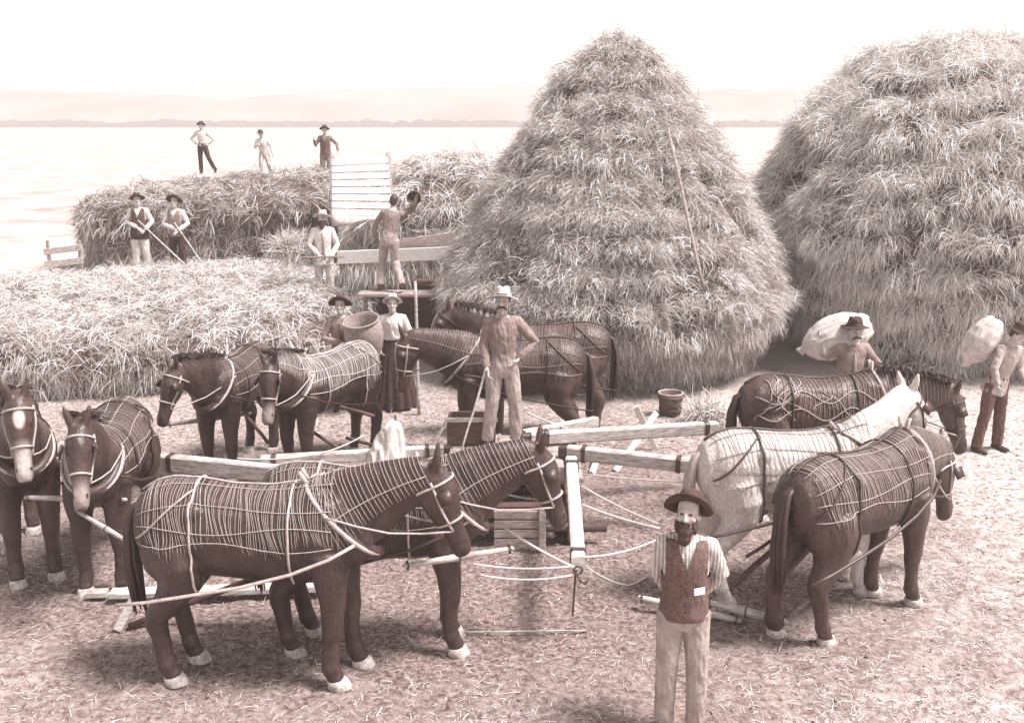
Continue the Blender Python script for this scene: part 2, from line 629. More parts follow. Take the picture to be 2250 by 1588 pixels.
# ------------------------------------------------------------------ haystacks
STACK_SURF = {}
def stack(name, cx, cy, prof, a, b, e, rot, n_tuft, per, n_loose, label, cat='haystack', courses=0, lump=0.10, L0=0.42, W0=0.012,
          sm=None, seed=0.0, top_mess=0.5, leanx=0.0, tonebias=0.0, width_noise=0.06, prof_n=90, nu=220, pocket=.45, slopex=0.0):
    pr = np.array(prof, float)
    seg = np.r_[0, np.cumsum(np.hypot(np.diff(pr[:, 0] * a), np.diff(pr[:, 1])))]
    tt = np.linspace(0, seg[-1], prof_n)
    rf, zz = np.interp(tt, seg, pr[:, 0]), np.interp(tt, seg, pr[:, 1])
    # soften the corners of the profile
    for _ in range(2):
        rf[1:-1] = (rf[:-2] + 2 * rf[1:-1] + rf[2:]) / 4
        zz[1:-1] = (zz[:-2] + 2 * zz[1:-1] + zz[2:]) / 4
    u = np.linspace(0, 2 * np.pi, nu, endpoint=False)
    cu, su = np.cos(u), np.sin(u)
    fx = np.sign(cu) * np.abs(cu) ** e * a
    fy = np.sign(su) * np.abs(su) ** e * b
    X = rf[:, None] * fx[None, :]
    Y = rf[:, None] * fy[None, :]
    Z = np.repeat(zz[:, None], nu, 1)
    nz1 = np.zeros_like(X)
    for f_, am in ((0.7, 1.0), (1.7, .6), (4.0, .35)):
        nz1 += am * (n2(X * f_ + Z * f_ * .7 + seed * 13.1 + 50, Y * f_ + Z * f_ * .9 + seed * 7.7 + 50) - .5)
    amp = width_noise * 3.0
    Z = Z + 0.0
    r = np.sqrt(X ** 2 + Y ** 2) + 1e-6
    steep = np.abs(np.gradient(zz)) / (np.abs(np.gradient(zz)) + np.abs(np.gradient(rf * a)) + 1e-9)
    saw = np.zeros_like(zz)
    if courses:
        ph = zz / zz.max() * courses
        fr = ph[:, None] + 1.2 * (n2(np.cos(u)[None, :] * 1.5 + seed + 9 + 0 * X, np.sin(u)[None, :] * 1.5 + 9 + 0 * X) - .5)
        fr = fr - np.floor(fr)
        sawf = lump * (0.75 - fr) * steep[:, None]
        rec = np.clip((fr - .58) / .14, 0, 1) * np.clip((n2(u[None, :] * a * 1.4 + 0 * X + seed, np.floor(ph[:, None]) * 3.7 + 0 * X + seed) - .30) * 4, 0, 1)
        rec = np.maximum(rec, np.clip((.10 - fr) / .08, 0, 1) * 0)
    else:
        sawf = 0
        rec = np.zeros_like(X)
    dr = amp * nz1 * steep[:, None] + sawf
    taper = np.clip(rf / 0.25, 0, 1)[:, None]
    uu = u[None, :] * a + 0 * X
    zl = Z + 0 * X
    pk = n2(uu * 1.9 + seed * 5 + 31, zl * 2.6 + seed + 17) * .6 + n2(uu * 4.3 + 90, zl * 5.5 + seed * 3 + 60) * .4
    pk_top = n2(X * 2.2 + 70, Y * 2.2 + 70) * .6 + n2(X * 5 + 70, Y * 5 + 70) * .4
    pk = pk * steep[:, None] + pk_top * (1 - steep[:, None])
    dr = dr + pocket * (pk - .5) * steep[:, None]
    Z = Z + pocket * .5 * (pk - .5) * (1 - steep[:, None]) * np.clip(zz / .3, 0, 1)[:, None]
    X = X * (1 + dr * taper / r)
    Y = Y * (1 + dr * taper / r)
    Z = Z + amp * nz1 * (1 - steep[:, None]) * np.clip(zz / .3, 0, 1)[:, None]
    X = X + leanx * Z
    Z = Z * np.clip(1 + slopex * X / a, .3, 2)
    cr_, sr_ = math.cos(rot), math.sin(rot)
    WX, WY = cx + X * cr_ - Y * sr_, cy + X * sr_ + Y * cr_
    P = np.stack([WX, WY, Z], -1)
    nv_ = P.shape[0]
    core_V = P.reshape(-1, 3)
    i0 = np.arange(nv_ - 1)[:, None] * nu + np.arange(nu)[None, :]
    i1 = np.arange(nv_ - 1)[:, None] * nu + (np.arange(nu)[None, :] + 1) % nu
    core_Q = np.stack([i0, i1, i1 + nu, i0 + nu], -1).reshape(-1, 4)
    # sampling
    A, B_, C_, D_ = [core_V[core_Q[:, k]] for k in range(4)]
    nrm = np.cross(C_ - A, D_ - B_)
    area = np.linalg.norm(nrm, axis=1) / 2
    nrm /= (np.linalg.norm(nrm, axis=1, keepdims=True) + 1e-9)
    ctr = (A + B_ + C_ + D_) / 4
    cen = np.array([cx, cy, zz.max() * .4])
    flip = np.einsum('ij,ij->i', nrm, ctr - cen) < 0
    nrm[flip] *= -1
    down = (A + B_ - C_ - D_)
    down /= (np.linalg.norm(down, axis=1, keepdims=True) + 1e-9)
    tocam = np.array([0, 0, CAM_H]) - ctr
    dist = np.linalg.norm(tocam, axis=1, keepdims=True)
    face = np.einsum('ij,ij->i', nrm, tocam / dist)
    pkf = ((pk[:-1] + pk[1:]) / 2).reshape(-1)
    st_ = np.repeat(steep[:-1, None], nu, 1).reshape(-1)
    recf = ((rec[:-1] + rec[1:]) / 2).reshape(-1)
    wgt = area * (1 - .96 * recf) * np.clip((pkf - .33) * 6, .16, 1) ** (.35 + .65 * st_) * np.where(face > -0.25, 1.0, 0.12)  # straw thinned in hollows so the shade-coloured core shows through
    wgt /= wgt.sum()
    def sample(k):
        q = rng.choice(len(core_Q), k, p=wgt)
        s_, t_ = rng.random(k)[:, None], rng.random(k)[:, None]
        p = (A[q] * (1 - s_) + B_[q] * s_) * (1 - t_) + (D_[q] * (1 - s_) + C_[q] * s_) * t_
        return p, nrm[q], down[q]
    Vs, Qs, Ts = [core_V], [core_Q], [np.full(len(core_V), .1)]
    off = len(core_V)
    def push(v, q, t):
        nonlocal off
        Vs.append(v); Qs.append(q + off); Ts.append(t)
        off += len(v)
    # tufts
    p, nn, dn = sample(n_tuft)
    up_ = np.clip(nn[:, 2], 0, 1)
    tang = np.cross(nn, rng.normal(size=nn.shape))
    tang /= np.linalg.norm(tang, axis=1, keepdims=True) + 1e-9
    td = dn * (1 - up_[:, None] * top_mess * 1.2) + tang * (0.30 + top_mess * up_[:, None]) + nn * (0.22 + .22 * rng.random((n_tuft, 1)))
    ttone = np.clip(rng.normal(0.50 + tonebias, .30, n_tuft), 0, 1)
    k = n_tuft * per
    pp = np.repeat(p, per, 0) + rng.normal(size=(k, 3)) * 0.07
    dd = np.repeat(td, per, 0) + rng.normal(size=(k, 3)) * 0.28
    tl = np.repeat(L0 * (0.6 + .7 * rng.random(n_tuft)), per) * (0.6 + .6 * rng.random(k))
    v, q, t = strands(pp, dd, tl, W0 * (.6 + .8 * rng.random(k)), np.repeat(.5 + .8 * rng.random(n_tuft), per), np.clip(np.repeat(ttone, per) + rng.normal(0, .15, k), 0, 1))
    push(v, q, t)
    # loose stalks
    p, nn, dn = sample(n_loose)
    tang = np.cross(nn, rng.normal(size=nn.shape))
    tang /= np.linalg.norm(tang, axis=1, keepdims=True) + 1e-9
    td = dn * .5 + tang * .75 + nn * (0.05 + .3 * rng.random((n_loose, 1)))
    v, q, t = strands(p + nn * 0.03, td, L0 * (.5 + .8 * rng.random(n_loose)), W0 * (.5 + .7 * rng.random(n_loose)), .2 + .4 * rng.random(n_loose), np.clip(rng.normal(.7 + tonebias, .22, n_loose), 0, 1), 0.4)
    push(v, q, t)
    me = np_mesh(name, np.concatenate(Vs), np.concatenate(Qs), np.concatenate(Ts))
    mi = np.ones(len(me.polygons), np.int32)
    mi[:len(core_Q)] = 0
    me.polygons.foreach_set('material_index', mi)
    o = link(name, me, [hay_core, sm or straw_a], smooth=True)
    tag(o, label, cat)
    STACK_SURF[o.name] = (core_V, core_Q)
    return o

# tall conical stack, middle
stack('haystack', 1.77, 18.4, [(.74, 0), (.82, .4), (.97, .95), (1.0, 1.25), (.87, 2.2), (.70, 3.1), (.51, 4.0), (.37, 4.6), (.23, 5.1), (.10, 5.45), (0.01, 5.62)], 2.85, 2.8, 1.0, 0,
      9500, 24, 24000, 'tall pointed haystack behind the driver with a long pole leaning on it', courses=13, lump=.36, seed=1.0, L0=.23, W0=.0068)
# broad stack on the right
stack('haystack', 8.45, 19.8, [(.74, 0), (.80, .5), (.90, 1.1), (.96, 1.6), (1.0, 2.4), (.93, 3.15), (.80, 4.1), (.64, 4.85), (.46, 5.25), (.25, 5.42), (0.01, 5.47)], 3.65, 3.4, .95, 0,
      9500, 24, 24000, 'broad rounded haystack on the right, behind the two sack carriers', courses=10, lump=.34, seed=4.0, L0=.28, W0=.0075, sm=straw_b, tonebias=.12, width_noise=.12)
# low near heap on the left
stack('hay_heap', -7.4, 19.6, [(.93, 0), (.97, .35), (.985, .60), (.95, .80), (.87, .93), (.70, 1.03), (.40, 1.09), (0.01, 1.10)], 4.75, 4.0, .80, R(6),
      5000, 20, 16000, 'low flat heap of hay at left behind the horses, two forkers on top', 'hay heap', seed=7.0, L0=.30, W0=.008, sm=straw_a, tonebias=.02, width_noise=.09, top_mess=1.0, slopex=.12)
# far heap behind it
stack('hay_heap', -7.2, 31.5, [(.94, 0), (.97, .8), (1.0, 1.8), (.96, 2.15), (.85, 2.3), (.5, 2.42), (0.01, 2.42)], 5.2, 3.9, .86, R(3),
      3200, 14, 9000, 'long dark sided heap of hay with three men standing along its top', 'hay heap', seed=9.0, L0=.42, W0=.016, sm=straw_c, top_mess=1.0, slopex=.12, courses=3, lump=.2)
# rough heap beyond the thresher
stack('hay_heap', -1.45, 26.5, [(.95, 0), (.97, 1.0), (1.0, 1.9), (.88, 2.5), (.6, 2.95), (.25, 3.15), (0.01, 3.2)], 2.5, 2.2, .8, 0,
      1600, 14, 5000, 'rough heap of hay between the slatted chute and the tall stack', 'hay heap', courses=5, lump=.2, seed=12.0, L0=.42, W0=.015, top_mess=.8)

# ------------------------------------------------------------------ loose straw on the ground
def litter():
    n = 280000
    x = rng.uniform(-7.5, 8.8, n)
    y = 5.6 + 11.5 * rng.random(n) ** 1.35
    ex, ey = (x + .9) / 5.0, (y - 9.9) / 3.4
    inside = np.clip((1.15 - np.hypot(ex, ey) + 0.5 * (n2(x * 1.2 + 40, y * 1.2 + 40) - .5)) / .4, 0, 1)
    patch = n2(x * 2.1 + 80, y * 2.1 + 80) * .6 + n2(x * 6 + 80, y * 6 + 80) * .4
    keep = rng.random(n) < np.clip((1 - .55 * inside) * (.25 + 1.3 * (patch - .2)), 0, 1)
    x, y, inside = x[keep], y[keep], inside[keep]
    n = len(x)
    z = 0.030 * (n2(x * 1.3, y * 1.3) - .5) + 0.030 * (n2(x * 5, y * 5) - .5) + 0.034 * (n2(x * 11, y * 11) - .5) + .004
    an = rng.uniform(0, 2 * np.pi, n)
    d = np.stack([np.cos(an), np.sin(an), rng.normal(.10, .22, n)], 1)
    v, q, t = strands(np.stack([x, y, z], 1), d, .025 + .085 * rng.random(n) ** 1.6, .003 + .0035 * rng.random(n), .15 + 0 * x, np.clip(rng.normal(.42, .26, n) - .22 * inside, 0, 1), .3)
    tag(link('straw_litter', np_mesh('straw_litter', v, q, t), straw_b), 'loose straw scattered over the trampled ground', 'straw', kind='stuff')
litter()
def clods():
    n = 5200
    x = rng.uniform(-6.5, 7.5, n)
    y = 5.9 + 9.5 * rng.random(n) ** 1.2
    keep = n2(x * 1.7 + 20, y * 1.7 + 20) + .35 * rng.random(n) > .62
    x, y = x[keep], y[keep]
    n = len(x)
    z = 0.030 * (n2(x * 1.3, y * 1.3) - .5) + 0.030 * (n2(x * 5, y * 5) - .5) + 0.034 * (n2(x * 11, y * 11) - .5)
    r = .004 + .013 * rng.random(n) ** 2
    cb = np.array([(a, b, c) for a in (-1, 1) for b in (-1, 1) for c in (-1, 1)], float) * .7
    V = cb[None] * r[:, None, None] * rng.uniform(.6, 1.3, (n, 8, 3))
    V[:, :, 2] *= .5
    V += np.stack([x, y, z + r * .35], 1)[:, None, :]
    fq = np.array([(0, 1, 3, 2), (4, 6, 7, 5), (0, 4, 5, 1), (2, 3, 7, 6), (0, 2, 6, 4), (1, 5, 7, 3)])
    Q = ((np.arange(n) * 8)[:, None, None] + fq[None]).reshape(-1, 4)
    tag(link('dirt_clods', np_mesh('dirt_clods', V.reshape(-1, 3), Q, np.repeat(np.clip(rng.normal(.45, .3, n), 0, 1), 8)), straw_mat('clod', D(.9), S(.6))), 'small clods of trodden dirt over the yard', 'dirt', kind='stuff')
clods()

def haze():
    mb = MB()
    mb.box((0, 395, 17), (1900, 1010, 38))
    m = bpy.data.materials.new('haze_air')
    m.use_nodes = True
    nn = m.node_tree
    nn.nodes.remove(nn.nodes['Principled BSDF'])
    pv = nn.nodes.new('ShaderNodeVolumePrincipled')
    pv.inputs['Color'].default_value = (0.735, 0.712, 0.703, 1)
    pv.inputs['Density'].default_value = 0.0024
    nn.links.new(pv.outputs[0], nn.nodes['Material Output'].inputs['Volume'])
    o = mb.build('haze', m, smooth=False)
    tag(o, kind='stuff')

# ------------------------------------------------------------------ horses
def rotz(a):
    return Matrix.Rotation(a, 3, 'Z')

def horse(label, pos, head, sc=1.0, coat=None, neck=35, nyaw=0, hpitch=62, hyaw=0, front=(0, 0), hind=(0, 0), net='full', mane=True,
          blaze=None, muzzle_pale=False, blink=True, hair=None, voxel=.017, netm=None, collar=True, white_legs=False, feather=None, tail_swing=0.0, bulk=1.0):
    coat = coat or coat_dark
    hair = hair or hair_dark
    netm = netm or net_m
    T = empty('horse', (pos[0], pos[1], pos[2] if len(pos) > 2 else 0.0), R(head), sc)
    tag(T, label, 'horse', 'harnessed horses of the sweep teams')
    mb = MB()
    Yv, Zv, Xv = Vector((0, 1, 0)), Vector((0, 0, 1)), Vector((1, 0, 0))
    tor = [(-.93, 1.24, .10, .09), (-.88, 1.25, .22, .19), (-.76, 1.245, .31, .265), (-.60, 1.235, .355, .30), (-.42, 1.215, .365, .31), (-.18, 1.185, .36, .315),
           (.06, 1.165, .37, .325), (.30, 1.175, .39, .315), (.50, 1.215, .405, .285), (.66, 1.23, .36, .26), (.78, 1.22, .28, .215), (.86, 1.20, .17, .14), (.89, 1.19, .08, .06)]
    mb.loft([(Vector((x, 0, z)), Zv * h, Yv * (b * bulk)) for x, z, h, b in tor], 20)
    # haunch, shoulder and breast muscles
    for s in (-1, 1):
        mb.ell((-.60, s * .155, 1.13), (.26, .155, .34), Matrix.Rotation(R(12), 3, 'Y'))
        mb.ell((.52, s * .165, 1.12), (.17, .12, .33), Matrix.Rotation(R(-18), 3, 'Y'))
        mb.ell((.76, s * .10, 1.13), (.13, .12, .15))
        mb.ell((-.40, s * .235, 1.40), (.075, .06, .075))
        mb.ell((-.50, s * .235, .97), (.12, .085, .19), Matrix.Rotation(R(-20), 3, 'Y'))
        mb.ell((.56, s * .225, .93), (.075, .06, .17), Matrix.Rotation(R(8), 3, 'Y'))
        mb.ell((.64, s * .20, 1.32), (.07, .06, .22), Matrix.Rotation(R(-28), 3, 'Y'))
    # neck and head
    RZ = rotz(R(nyaw))
    B = Vector((.58, 0, 1.27))
    p = R(neck)
    n0 = Vector((math.cos(p), 0, math.sin(p)))
    L = .80
    n1 = (rotz(R(nyaw * .6)) @ n0)
    n2_ = RZ @ n0
    mid = B + n1 * (L * .5)
    poll = mid + n2_ * (L * .5)
    def perp(d):
        h = Vector((d.x, d.y, 0)).normalized() if Vector((d.x, d.y, 0)).length > 1e-4 else Vector((1, 0, 0))
        side = Vector((-h.y, h.x, 0))
        u = side.cross(d) * -1
        if u.z < 0: u = -u
        return u, side
    NK = []
    for t, h, b in ((-.12, .36, .22), (.0, .365, .205), (.2, .335, .18), (.4, .285, .15), (.6, .24, .13), (.8, .20, .112), (1.0, .16, .098), (1.08, .10, .07)):
        if t <= .5:
            c = B + n1 * (L * t); d = n1.lerp(n2_, max(0, t))
        else:
            c = mid + n2_ * (L * (t - .5)); d = n2_
        # slight arch
        u, s_ = perp(d.normalized())
        c = c + u * (.035 * math.sin(math.pi * max(0, min(1, t))))
        NK.append((c, u * h, s_ * b))
    mb.loft(NK, 16)
    RH = rotz(R(nyaw + hyaw))
    hp = R(hpitch)
    hd = RH @ Vector((math.cos(hp), 0, -math.sin(hp)))
    hu = RH @ Vector((math.sin(hp), 0, math.cos(hp)))
    hs = RH @ Vector((0, 1, 0))
    H0 = poll + n2_ * .02 + hd * .02
    HR = []
    for x, off, h, b in ((-.09, -.03, .055, .05), (-.04, -.02, .115, .085), (.05, -.015, .148, .108), (.14, -.02, .155, .112), (.23, -.03, .142, .102), (.32, -.03, .110, .080),
                         (.42, -.03, .088, .066), (.50, -.032, .084, .066), (.56, -.036, .082, .068), (.605, -.04, .066, .056), (.625, -.045, .04, .035)):
        HR.append((H0 + hd * (x * 1.07) + hu * off, hu * (h * 1.0), hs * (b * 1.05)))
    mb.loft(HR, 16)
    for s in (-1, 1):   # brow, cheek
        mb.ell(H0 + hd * .17 + hu * .055 + hs * (s * .082), (.034, .026, .028))
        mb.ell(H0 + hd * .16 - hu * .085 + hs * (s * .062), (.085, .04, .085))
        mb.ell(H0 + hd * .54 + hu * .015 + hs * (s * .038), (.03, .025, .03))
        # ears
        eb = H0 - hd * .055 + hu * .055 + hs * (s * .055)
        ed = (-hd * .8 + hu * .45 + hs * (s * .28)).normalized()
        mb.tube([eb - ed * .03, eb, eb + ed * .07, eb + ed * .13, eb + ed * .185], [.03, .036, .036, .026, .010], 10)
    # legs
    hoofs = []
    for s, dx, dx2 in ((-1, front[0], 0), (1, front[1], 0)):
        y = s * .165
        x0 = .58
        f = Vector((x0 + dx, y, 0))
        pts = [(.54, y * .95, 1.10), (.575 + dx * .1, y, .92), (.60 + dx * .35, y, .72), (.605 + dx * .6, y, .52), (.60 + dx * .62, y, .47), (.595 + dx * .75, y, .38),
               (.595 + dx * .92, y, .22), (.60 + dx * .97, y, .165), (.625 + dx, y, .11), (.645 + dx, y, .06)]
        mb.tube(pts, [.16, .14, .105, .084, .082, .066, .064, .074, .064, .072], 12)
        hoofs.append((.655 + dx, y))
    for s, dx in ((-1, hind[0]), (1, hind[1])):
        y = s * .175
        pts = [(-.60, y * .8, 1.15), (-.55, y, .98), (-.56 + dx * .1, y, .84), (-.66 + dx * .3, y, .68), (-.765 + dx * .5, y, .56), (-.765 + dx * .55, y, .50), (-.745 + dx * .7, y, .40),
               (-.725 + dx * .9, y, .23), (-.715 + dx * .97, y, .165), (-.69 + dx, y, .11), (-.67 + dx, y, .06)]
        mb.tube(pts, [.21, .205, .165, .118, .092, .086, .070, .064, .076, .064, .072], 12)
        hoofs.append((-.66 + dx, y))
    me = remesh(mb, voxel, 5)
    mats = [coat]
    nvv = len(me.vertices)
    co, no = np.empty(nvv * 3, np.float32), np.empty(nvv * 3, np.float32)
    me.vertices.foreach_get('co', co)
    me.vertices.foreach_get('normal', no)
    co, no = co.reshape(-1, 3), no.reshape(-1, 3)
    sd_ = pos[0] * 3.1
    am = .015 * (n2(co[:, 0] * 6 + 30 + sd_, co[:, 2] * 6 + co[:, 1] * 5 + 30) - .5) + .006 * (n2(co[:, 0] * 17 + 60, co[:, 2] * 12 + co[:, 1] * 15 + 60) - .5)
    rib = np.clip(1 - np.abs(co[:, 0] - .05) / .35, 0, 1) * np.clip(1 - np.abs(co[:, 2] - 1.15) / .28, 0, 1) * np.clip((np.abs(co[:, 1]) - .2) / .1, 0, 1)
    am = am + .005 * rib * np.sin((co[:, 0] + .15 * (1.2 - co[:, 2])) * 2 * np.pi / .085)
    co += no * am[:, None].astype(np.float32)
    me.vertices.foreach_set('co', co.ravel())
    me.update()
    mi = np.zeros(len(me.polygons), np.int32)
    if blaze or muzzle_pale or white_legs or True:
        mats += [blaze_m, muzzle_m, eye_m]
        cc = np.empty(len(me.polygons) * 3, np.float32)
        me.polygons.foreach_get('center', cc)
        cc = cc.reshape(-1, 3)
        rel = cc - np.array(H0)
        a = rel @ np.array(hd); bb = rel @ np.array(hu); ss = rel @ np.array(hs)
        inhead = (a > -.05) & (a < .7) & (np.abs(ss) < .14) & (np.abs(bb) < .25) & (cc[:, 2] > .7)
        for s in (-1, 1):
            e = np.array(H0 + hd * .165 + hu * .048 + hs * (s * .108))
            mi[np.linalg.norm(cc - e, axis=1) < .025] = 3
            e = np.array(H0 + hd * .555 + hu * .015 + hs * (s * .055))
            mi[np.linalg.norm(cc - e, axis=1) < .017] = 3
    me.polygons.foreach_set('material_index', mi)
    relv = co - np.array(H0)
    av, bv_, sv = relv @ np.array(hd), relv @ np.array(hu), relv @ np.array(hs)
    hv_ = (av > -.08) & (av < .66) & (np.abs(sv) < .15) & (np.abs(bv_) < .25) & (co[:, 2] > .6)
    pale = np.zeros(nvv)
    g_ = lambda x: np.clip(x, 0, 1)
    if blaze == 'star':
        pale = np.maximum(pale, g_((1.25 - np.sqrt((av - .14) ** 2 / .0060 + sv ** 2 / .0018)) * 2.2) * (bv_ > .04))
        pale = np.maximum(pale, .75 * g_((av - .30) / .12) * g_((.085 - np.abs(sv)) / .04) * (bv_ > -.04))
    if blaze == 'stripe':
        pale = np.maximum(pale, g_((.045 - np.abs(sv)) / .02) * (bv_ > .02) * g_((av - .02) / .05))
    if blaze == 'snip' or muzzle_pale:
        pale = np.maximum(pale, .7 * g_((av - .40) / .12) * g_((.10 - np.abs(sv)) / .05))
    pale = np.where(hv_, pale, 0)
    pa = me.attributes.new('pale', 'FLOAT', 'POINT')
    pa.data.foreach_set('value', pale.astype(np.float32))
    bodyo = link('body', me, mats, T)
    bv = BVHTree.FromPolygons([v.co.copy() for v in me.vertices], [tuple(pp.vertices) for pp in me.polygons])
    for hx, hy in hoofs:
        h = MB()
        h.lathe([(.080, 0), (.084, .010), (.071, .066), (.058, .076)], 14, Matrix.Translation((hx, hy, 0)),
                fn=lambda q, t: Vector((q.x * 1.12 - q.z * .30 + .012, q.y, q.z)))
        h.build('hoof', hoof_m, T)
    def surf(o, d, off=.008):
        hit = bv.ray_cast(o, d)
        if hit[0] is None: return None
        return hit[0] + hit[1] * (off if hit[1].dot(d) < 0 else -off)
    def ringpt(x, ang, off=.008, cz=1.2, lean=0.0):
        a_ = R(ang)
        dv = Vector((0, math.sin(a_), math.cos(a_)))
        o = Vector((x + lean * (1 - math.cos(a_)), 0, cz)) + dv * 1.0
        return surf(o, -dv, off)
    def line(mbx, pts, r, n=4):
        run = []
        for q in pts + [None]:
            if q is None or (run and (q - run[-1]).length > .22):
                if len(run) > 1: mbx.tube(run, r, n)
                run = [] if q is None else [q]
            else:
                run.append(q)
    def neckring(t, k=1.05, half=False):
        i = t * (len(NK) - 1)
        a0 = int(min(i, len(NK) - 2)); f_ = i - a0
        c = NK[a0][0].lerp(NK[a0 + 1][0], f_); A_ = NK[a0][1].lerp(NK[a0 + 1][1], f_); B_ = NK[a0][2].lerp(NK[a0 + 1][2], f_)
        rg = (-110, 111) if half else (-180, 181)
        res = []
        for g in range(rg[0], rg[1], 14):
            dv = (A_ * math.cos(R(g)) + B_ * math.sin(R(g)))
            o = c + dv.normalized() * .7
            q = surf(o, -dv.normalized(), .010)
            if q is None or (q - (c + dv)).length > .16: q = c + dv * k
            res.append(q)
        return res
    # fly net
    if net in ('full', 'loose', 'body'):
        nm = MB()
        step = (.015 if netm is net_p else .019) if net != 'loose' else .040
        x = -.80
        lo_ang = 96 if net != 'body' else 88
        while x < .62:
            end = lo_ang + 10 * math.sin(x * 9 + 1) + random.uniform(-6, 6)
            jit = random.uniform(-.010, .010)
            line(nm, [ringpt(x + jit + .012 * math.sin(g * .07 + x * 20), g, .007, lean=.06) for g in np.arange(-end, end + 1, 8)], .0023)
            x += step * random.uniform(.8, 1.2)
        for ang, wv in ((12, 3), (44, 4), (72, 5), (94, 6)):
            for s in (-1, 1):
                line(nm, [ringpt(xx, s * (ang + wv * math.sin(xx * 5 + ang)), .010) for xx in np.arange(-.84, .64, .05)], .0038, 5)
        if net in ('full', 'straps'):
            for t in np.arange(.16, .86, .03):
                line(nm, neckring(t + random.uniform(-.006, .006), half=True), .0026)
            for g in (-75, 75):
                line(nm, [neckring(t, half=True)[int((g + 110) / 14)] for t in np.arange(.14, .9, .08)], .0038, 5)
        nm.build('fly_net', netm, T)
    if net == 'straps':
        nm = MB()
        for x in np.arange(-.5, .6, .05):
            line(nm, [ringpt(x + .02 * math.sin(g * .05 + x * 9), g, .007) for g in np.arange(-95, 96, 8)], .0034)
        for t in np.arange(.2, .86, .035):
            line(nm, neckring(t, half=True), .003)
        nm.build('fly_net', net_d, T)
        nm = MB()
        st_ = random.getstate()
        random.seed(5)
        for _ in range(9):
            a0 = random.uniform(-.75, .35)
            b0 = a0 + random.choice((-1, 1)) * random.uniform(.12, .42)
            a1, b1 = random.uniform(5, 40), random.uniform(70, 100)
            ph = random.uniform(0, 6)
            for s in (-1, 1):
                line(nm, [ringpt(min(.55, max(-.8, a0 + (b0 - a0) * (k / 18) ** 1.4 + .05 * math.sin(k * .35 + ph))), s * (a1 + (b1 - a1) * k / 18)) for k in range(19)], .006, 5)
        for ang in (52, 84):
            for s in (-1, 1):
                line(nm, [ringpt(xx, s * (ang + 12 * math.sin(xx * 11 + ang)), .010) for xx in np.arange(-.80, .60, .05)], .006, 5)
        random.setstate(st_)
        nm.build('rope_net', netm, T)
    # collar and hames
    if collar:
        cm = MB()
        u, s_ = perp(n1)
        cc_ = B + n1 * .07
        pts = []
        tilt = n1 * .10
        rp = []
        for g in range(0, 361, 15):
            dv = u * (.345 * math.cos(R(g))) + s_ * (.215 * math.sin(R(g)))
            rp.append(cc_ + dv - n1 * (.10 * math.cos(R(g))))
        cm.tube(rp, [.040 + .018 * (1 - math.cos(R(g))) / 2 for g in range(0, 361, 15)], 10)
        co = cm.build('collar', leather, T)
        hm = MB()
        for s in (-1, 1):
            rp2 = []
            for g in range(6, 168, 9):
                dv = u * (.37 * math.cos(R(g))) + s_ * (s * .262 * math.sin(R(g)))
                rp2.append(cc_ + dv - n1 * (.11 * math.cos(R(g))) + n1 * .015)
            rp2.insert(0, rp2[0] + u * .10 + s_ * (s * .02))
            hm.tube(rp2, .017, 7)
        ho = hm.build('hames', strap_l, T)
        # traces along the flanks
        for s in (-1, 1):
            tm = MB()
            pts = [Vector((.78, s * .27, 1.20)), Vector((.60, s * .335, 1.11)), Vector((.32, s * .362, 1.0)), Vector((-.05, s * .378, .90)), Vector((-.45, s * .375, .82)), Vector((-.78, s * .355, .75)), Vector((-1.00, s * .34, .72))]
            tm.tube(pts, .014, 6, sq=.5)
            tm.build('trace', strap_l if T.name == 'horse' else leather, T)
        bm_ = MB()
        for xx, z in ((.30, 1), (-.42, 1)):
            line(bm_, [ringpt(xx, g, .014) for g in range(-150, 151, 6)], .010, 6)
        line(bm_, [ringpt(xx, 3, .016) for xx in np.arange(-.86, .55, .06)], .009, 6)
        for s in (-1, 1):
            line(bm_, [ringpt(-.42 - .42 * k / 9, s * (20 + 70 * k / 9), .014) for k in range(10)], .009, 6)
        bm_.build('back_strap', strap_l if T.name in ('horse', 'horse.001', 'horse.005') else leather, T)
    # bridle
    br = MB()
    def headring(x, g0=-180, g1=181, off=.006):
        res = []
        for i in range(len(HR) - 1):
            x0, x1 = (HR[i][0] - H0).dot(hd), (HR[i + 1][0] - H0).dot(hd)
            if x0 <= x <= x1:
                f_ = (x - x0) / (x1 - x0)
                c = HR[i][0].lerp(HR[i + 1][0], f_); A_ = HR[i][1].lerp(HR[i + 1][1], f_); B_ = HR[i][2].lerp(HR[i + 1][2], f_)
                break
        for g in range(g0, g1, 15):
            dv = A_ * math.cos(R(g)) + B_ * math.sin(R(g))
            q = surf(c + dv.normalized() * .4, -dv.normalized(), off)
            if q is None or (q - c - dv).length > .12: q = c + dv * 1.05
            res.append(q)
        return res
    for x in (.06, .37):
        line(br, headring(x, off=.006), .011, 5)
    cheeks = []
    for s in (-1, 1):
        pts = [headring(x, s * 90, s * 90 + 1)[0] for x in (.02, .08, .14, .20, .27, .33, .39, .44)]
        line(br, pts, .010, 5)
        cheeks.append(pts[-1])
    bro = br.build('bridle', leather if coat in (coat_grey, coat_mix) else strap_l, T)
    if blink:
        for s in (-1, 1):
            bb_ = MB()
            c = H0 + hd * .16 + hu * .04 + hs * (s * .145)
            M3 = Matrix((hd, hu, hs)).transposed()
            bb_.box(c, (.10, .10, .012), M3 @ Matrix.Rotation(R(-18 * s), 3, 'Y'))
            bb_.build('blinker', leather, bro)
    # rein from bit to hame
    rn = MB()
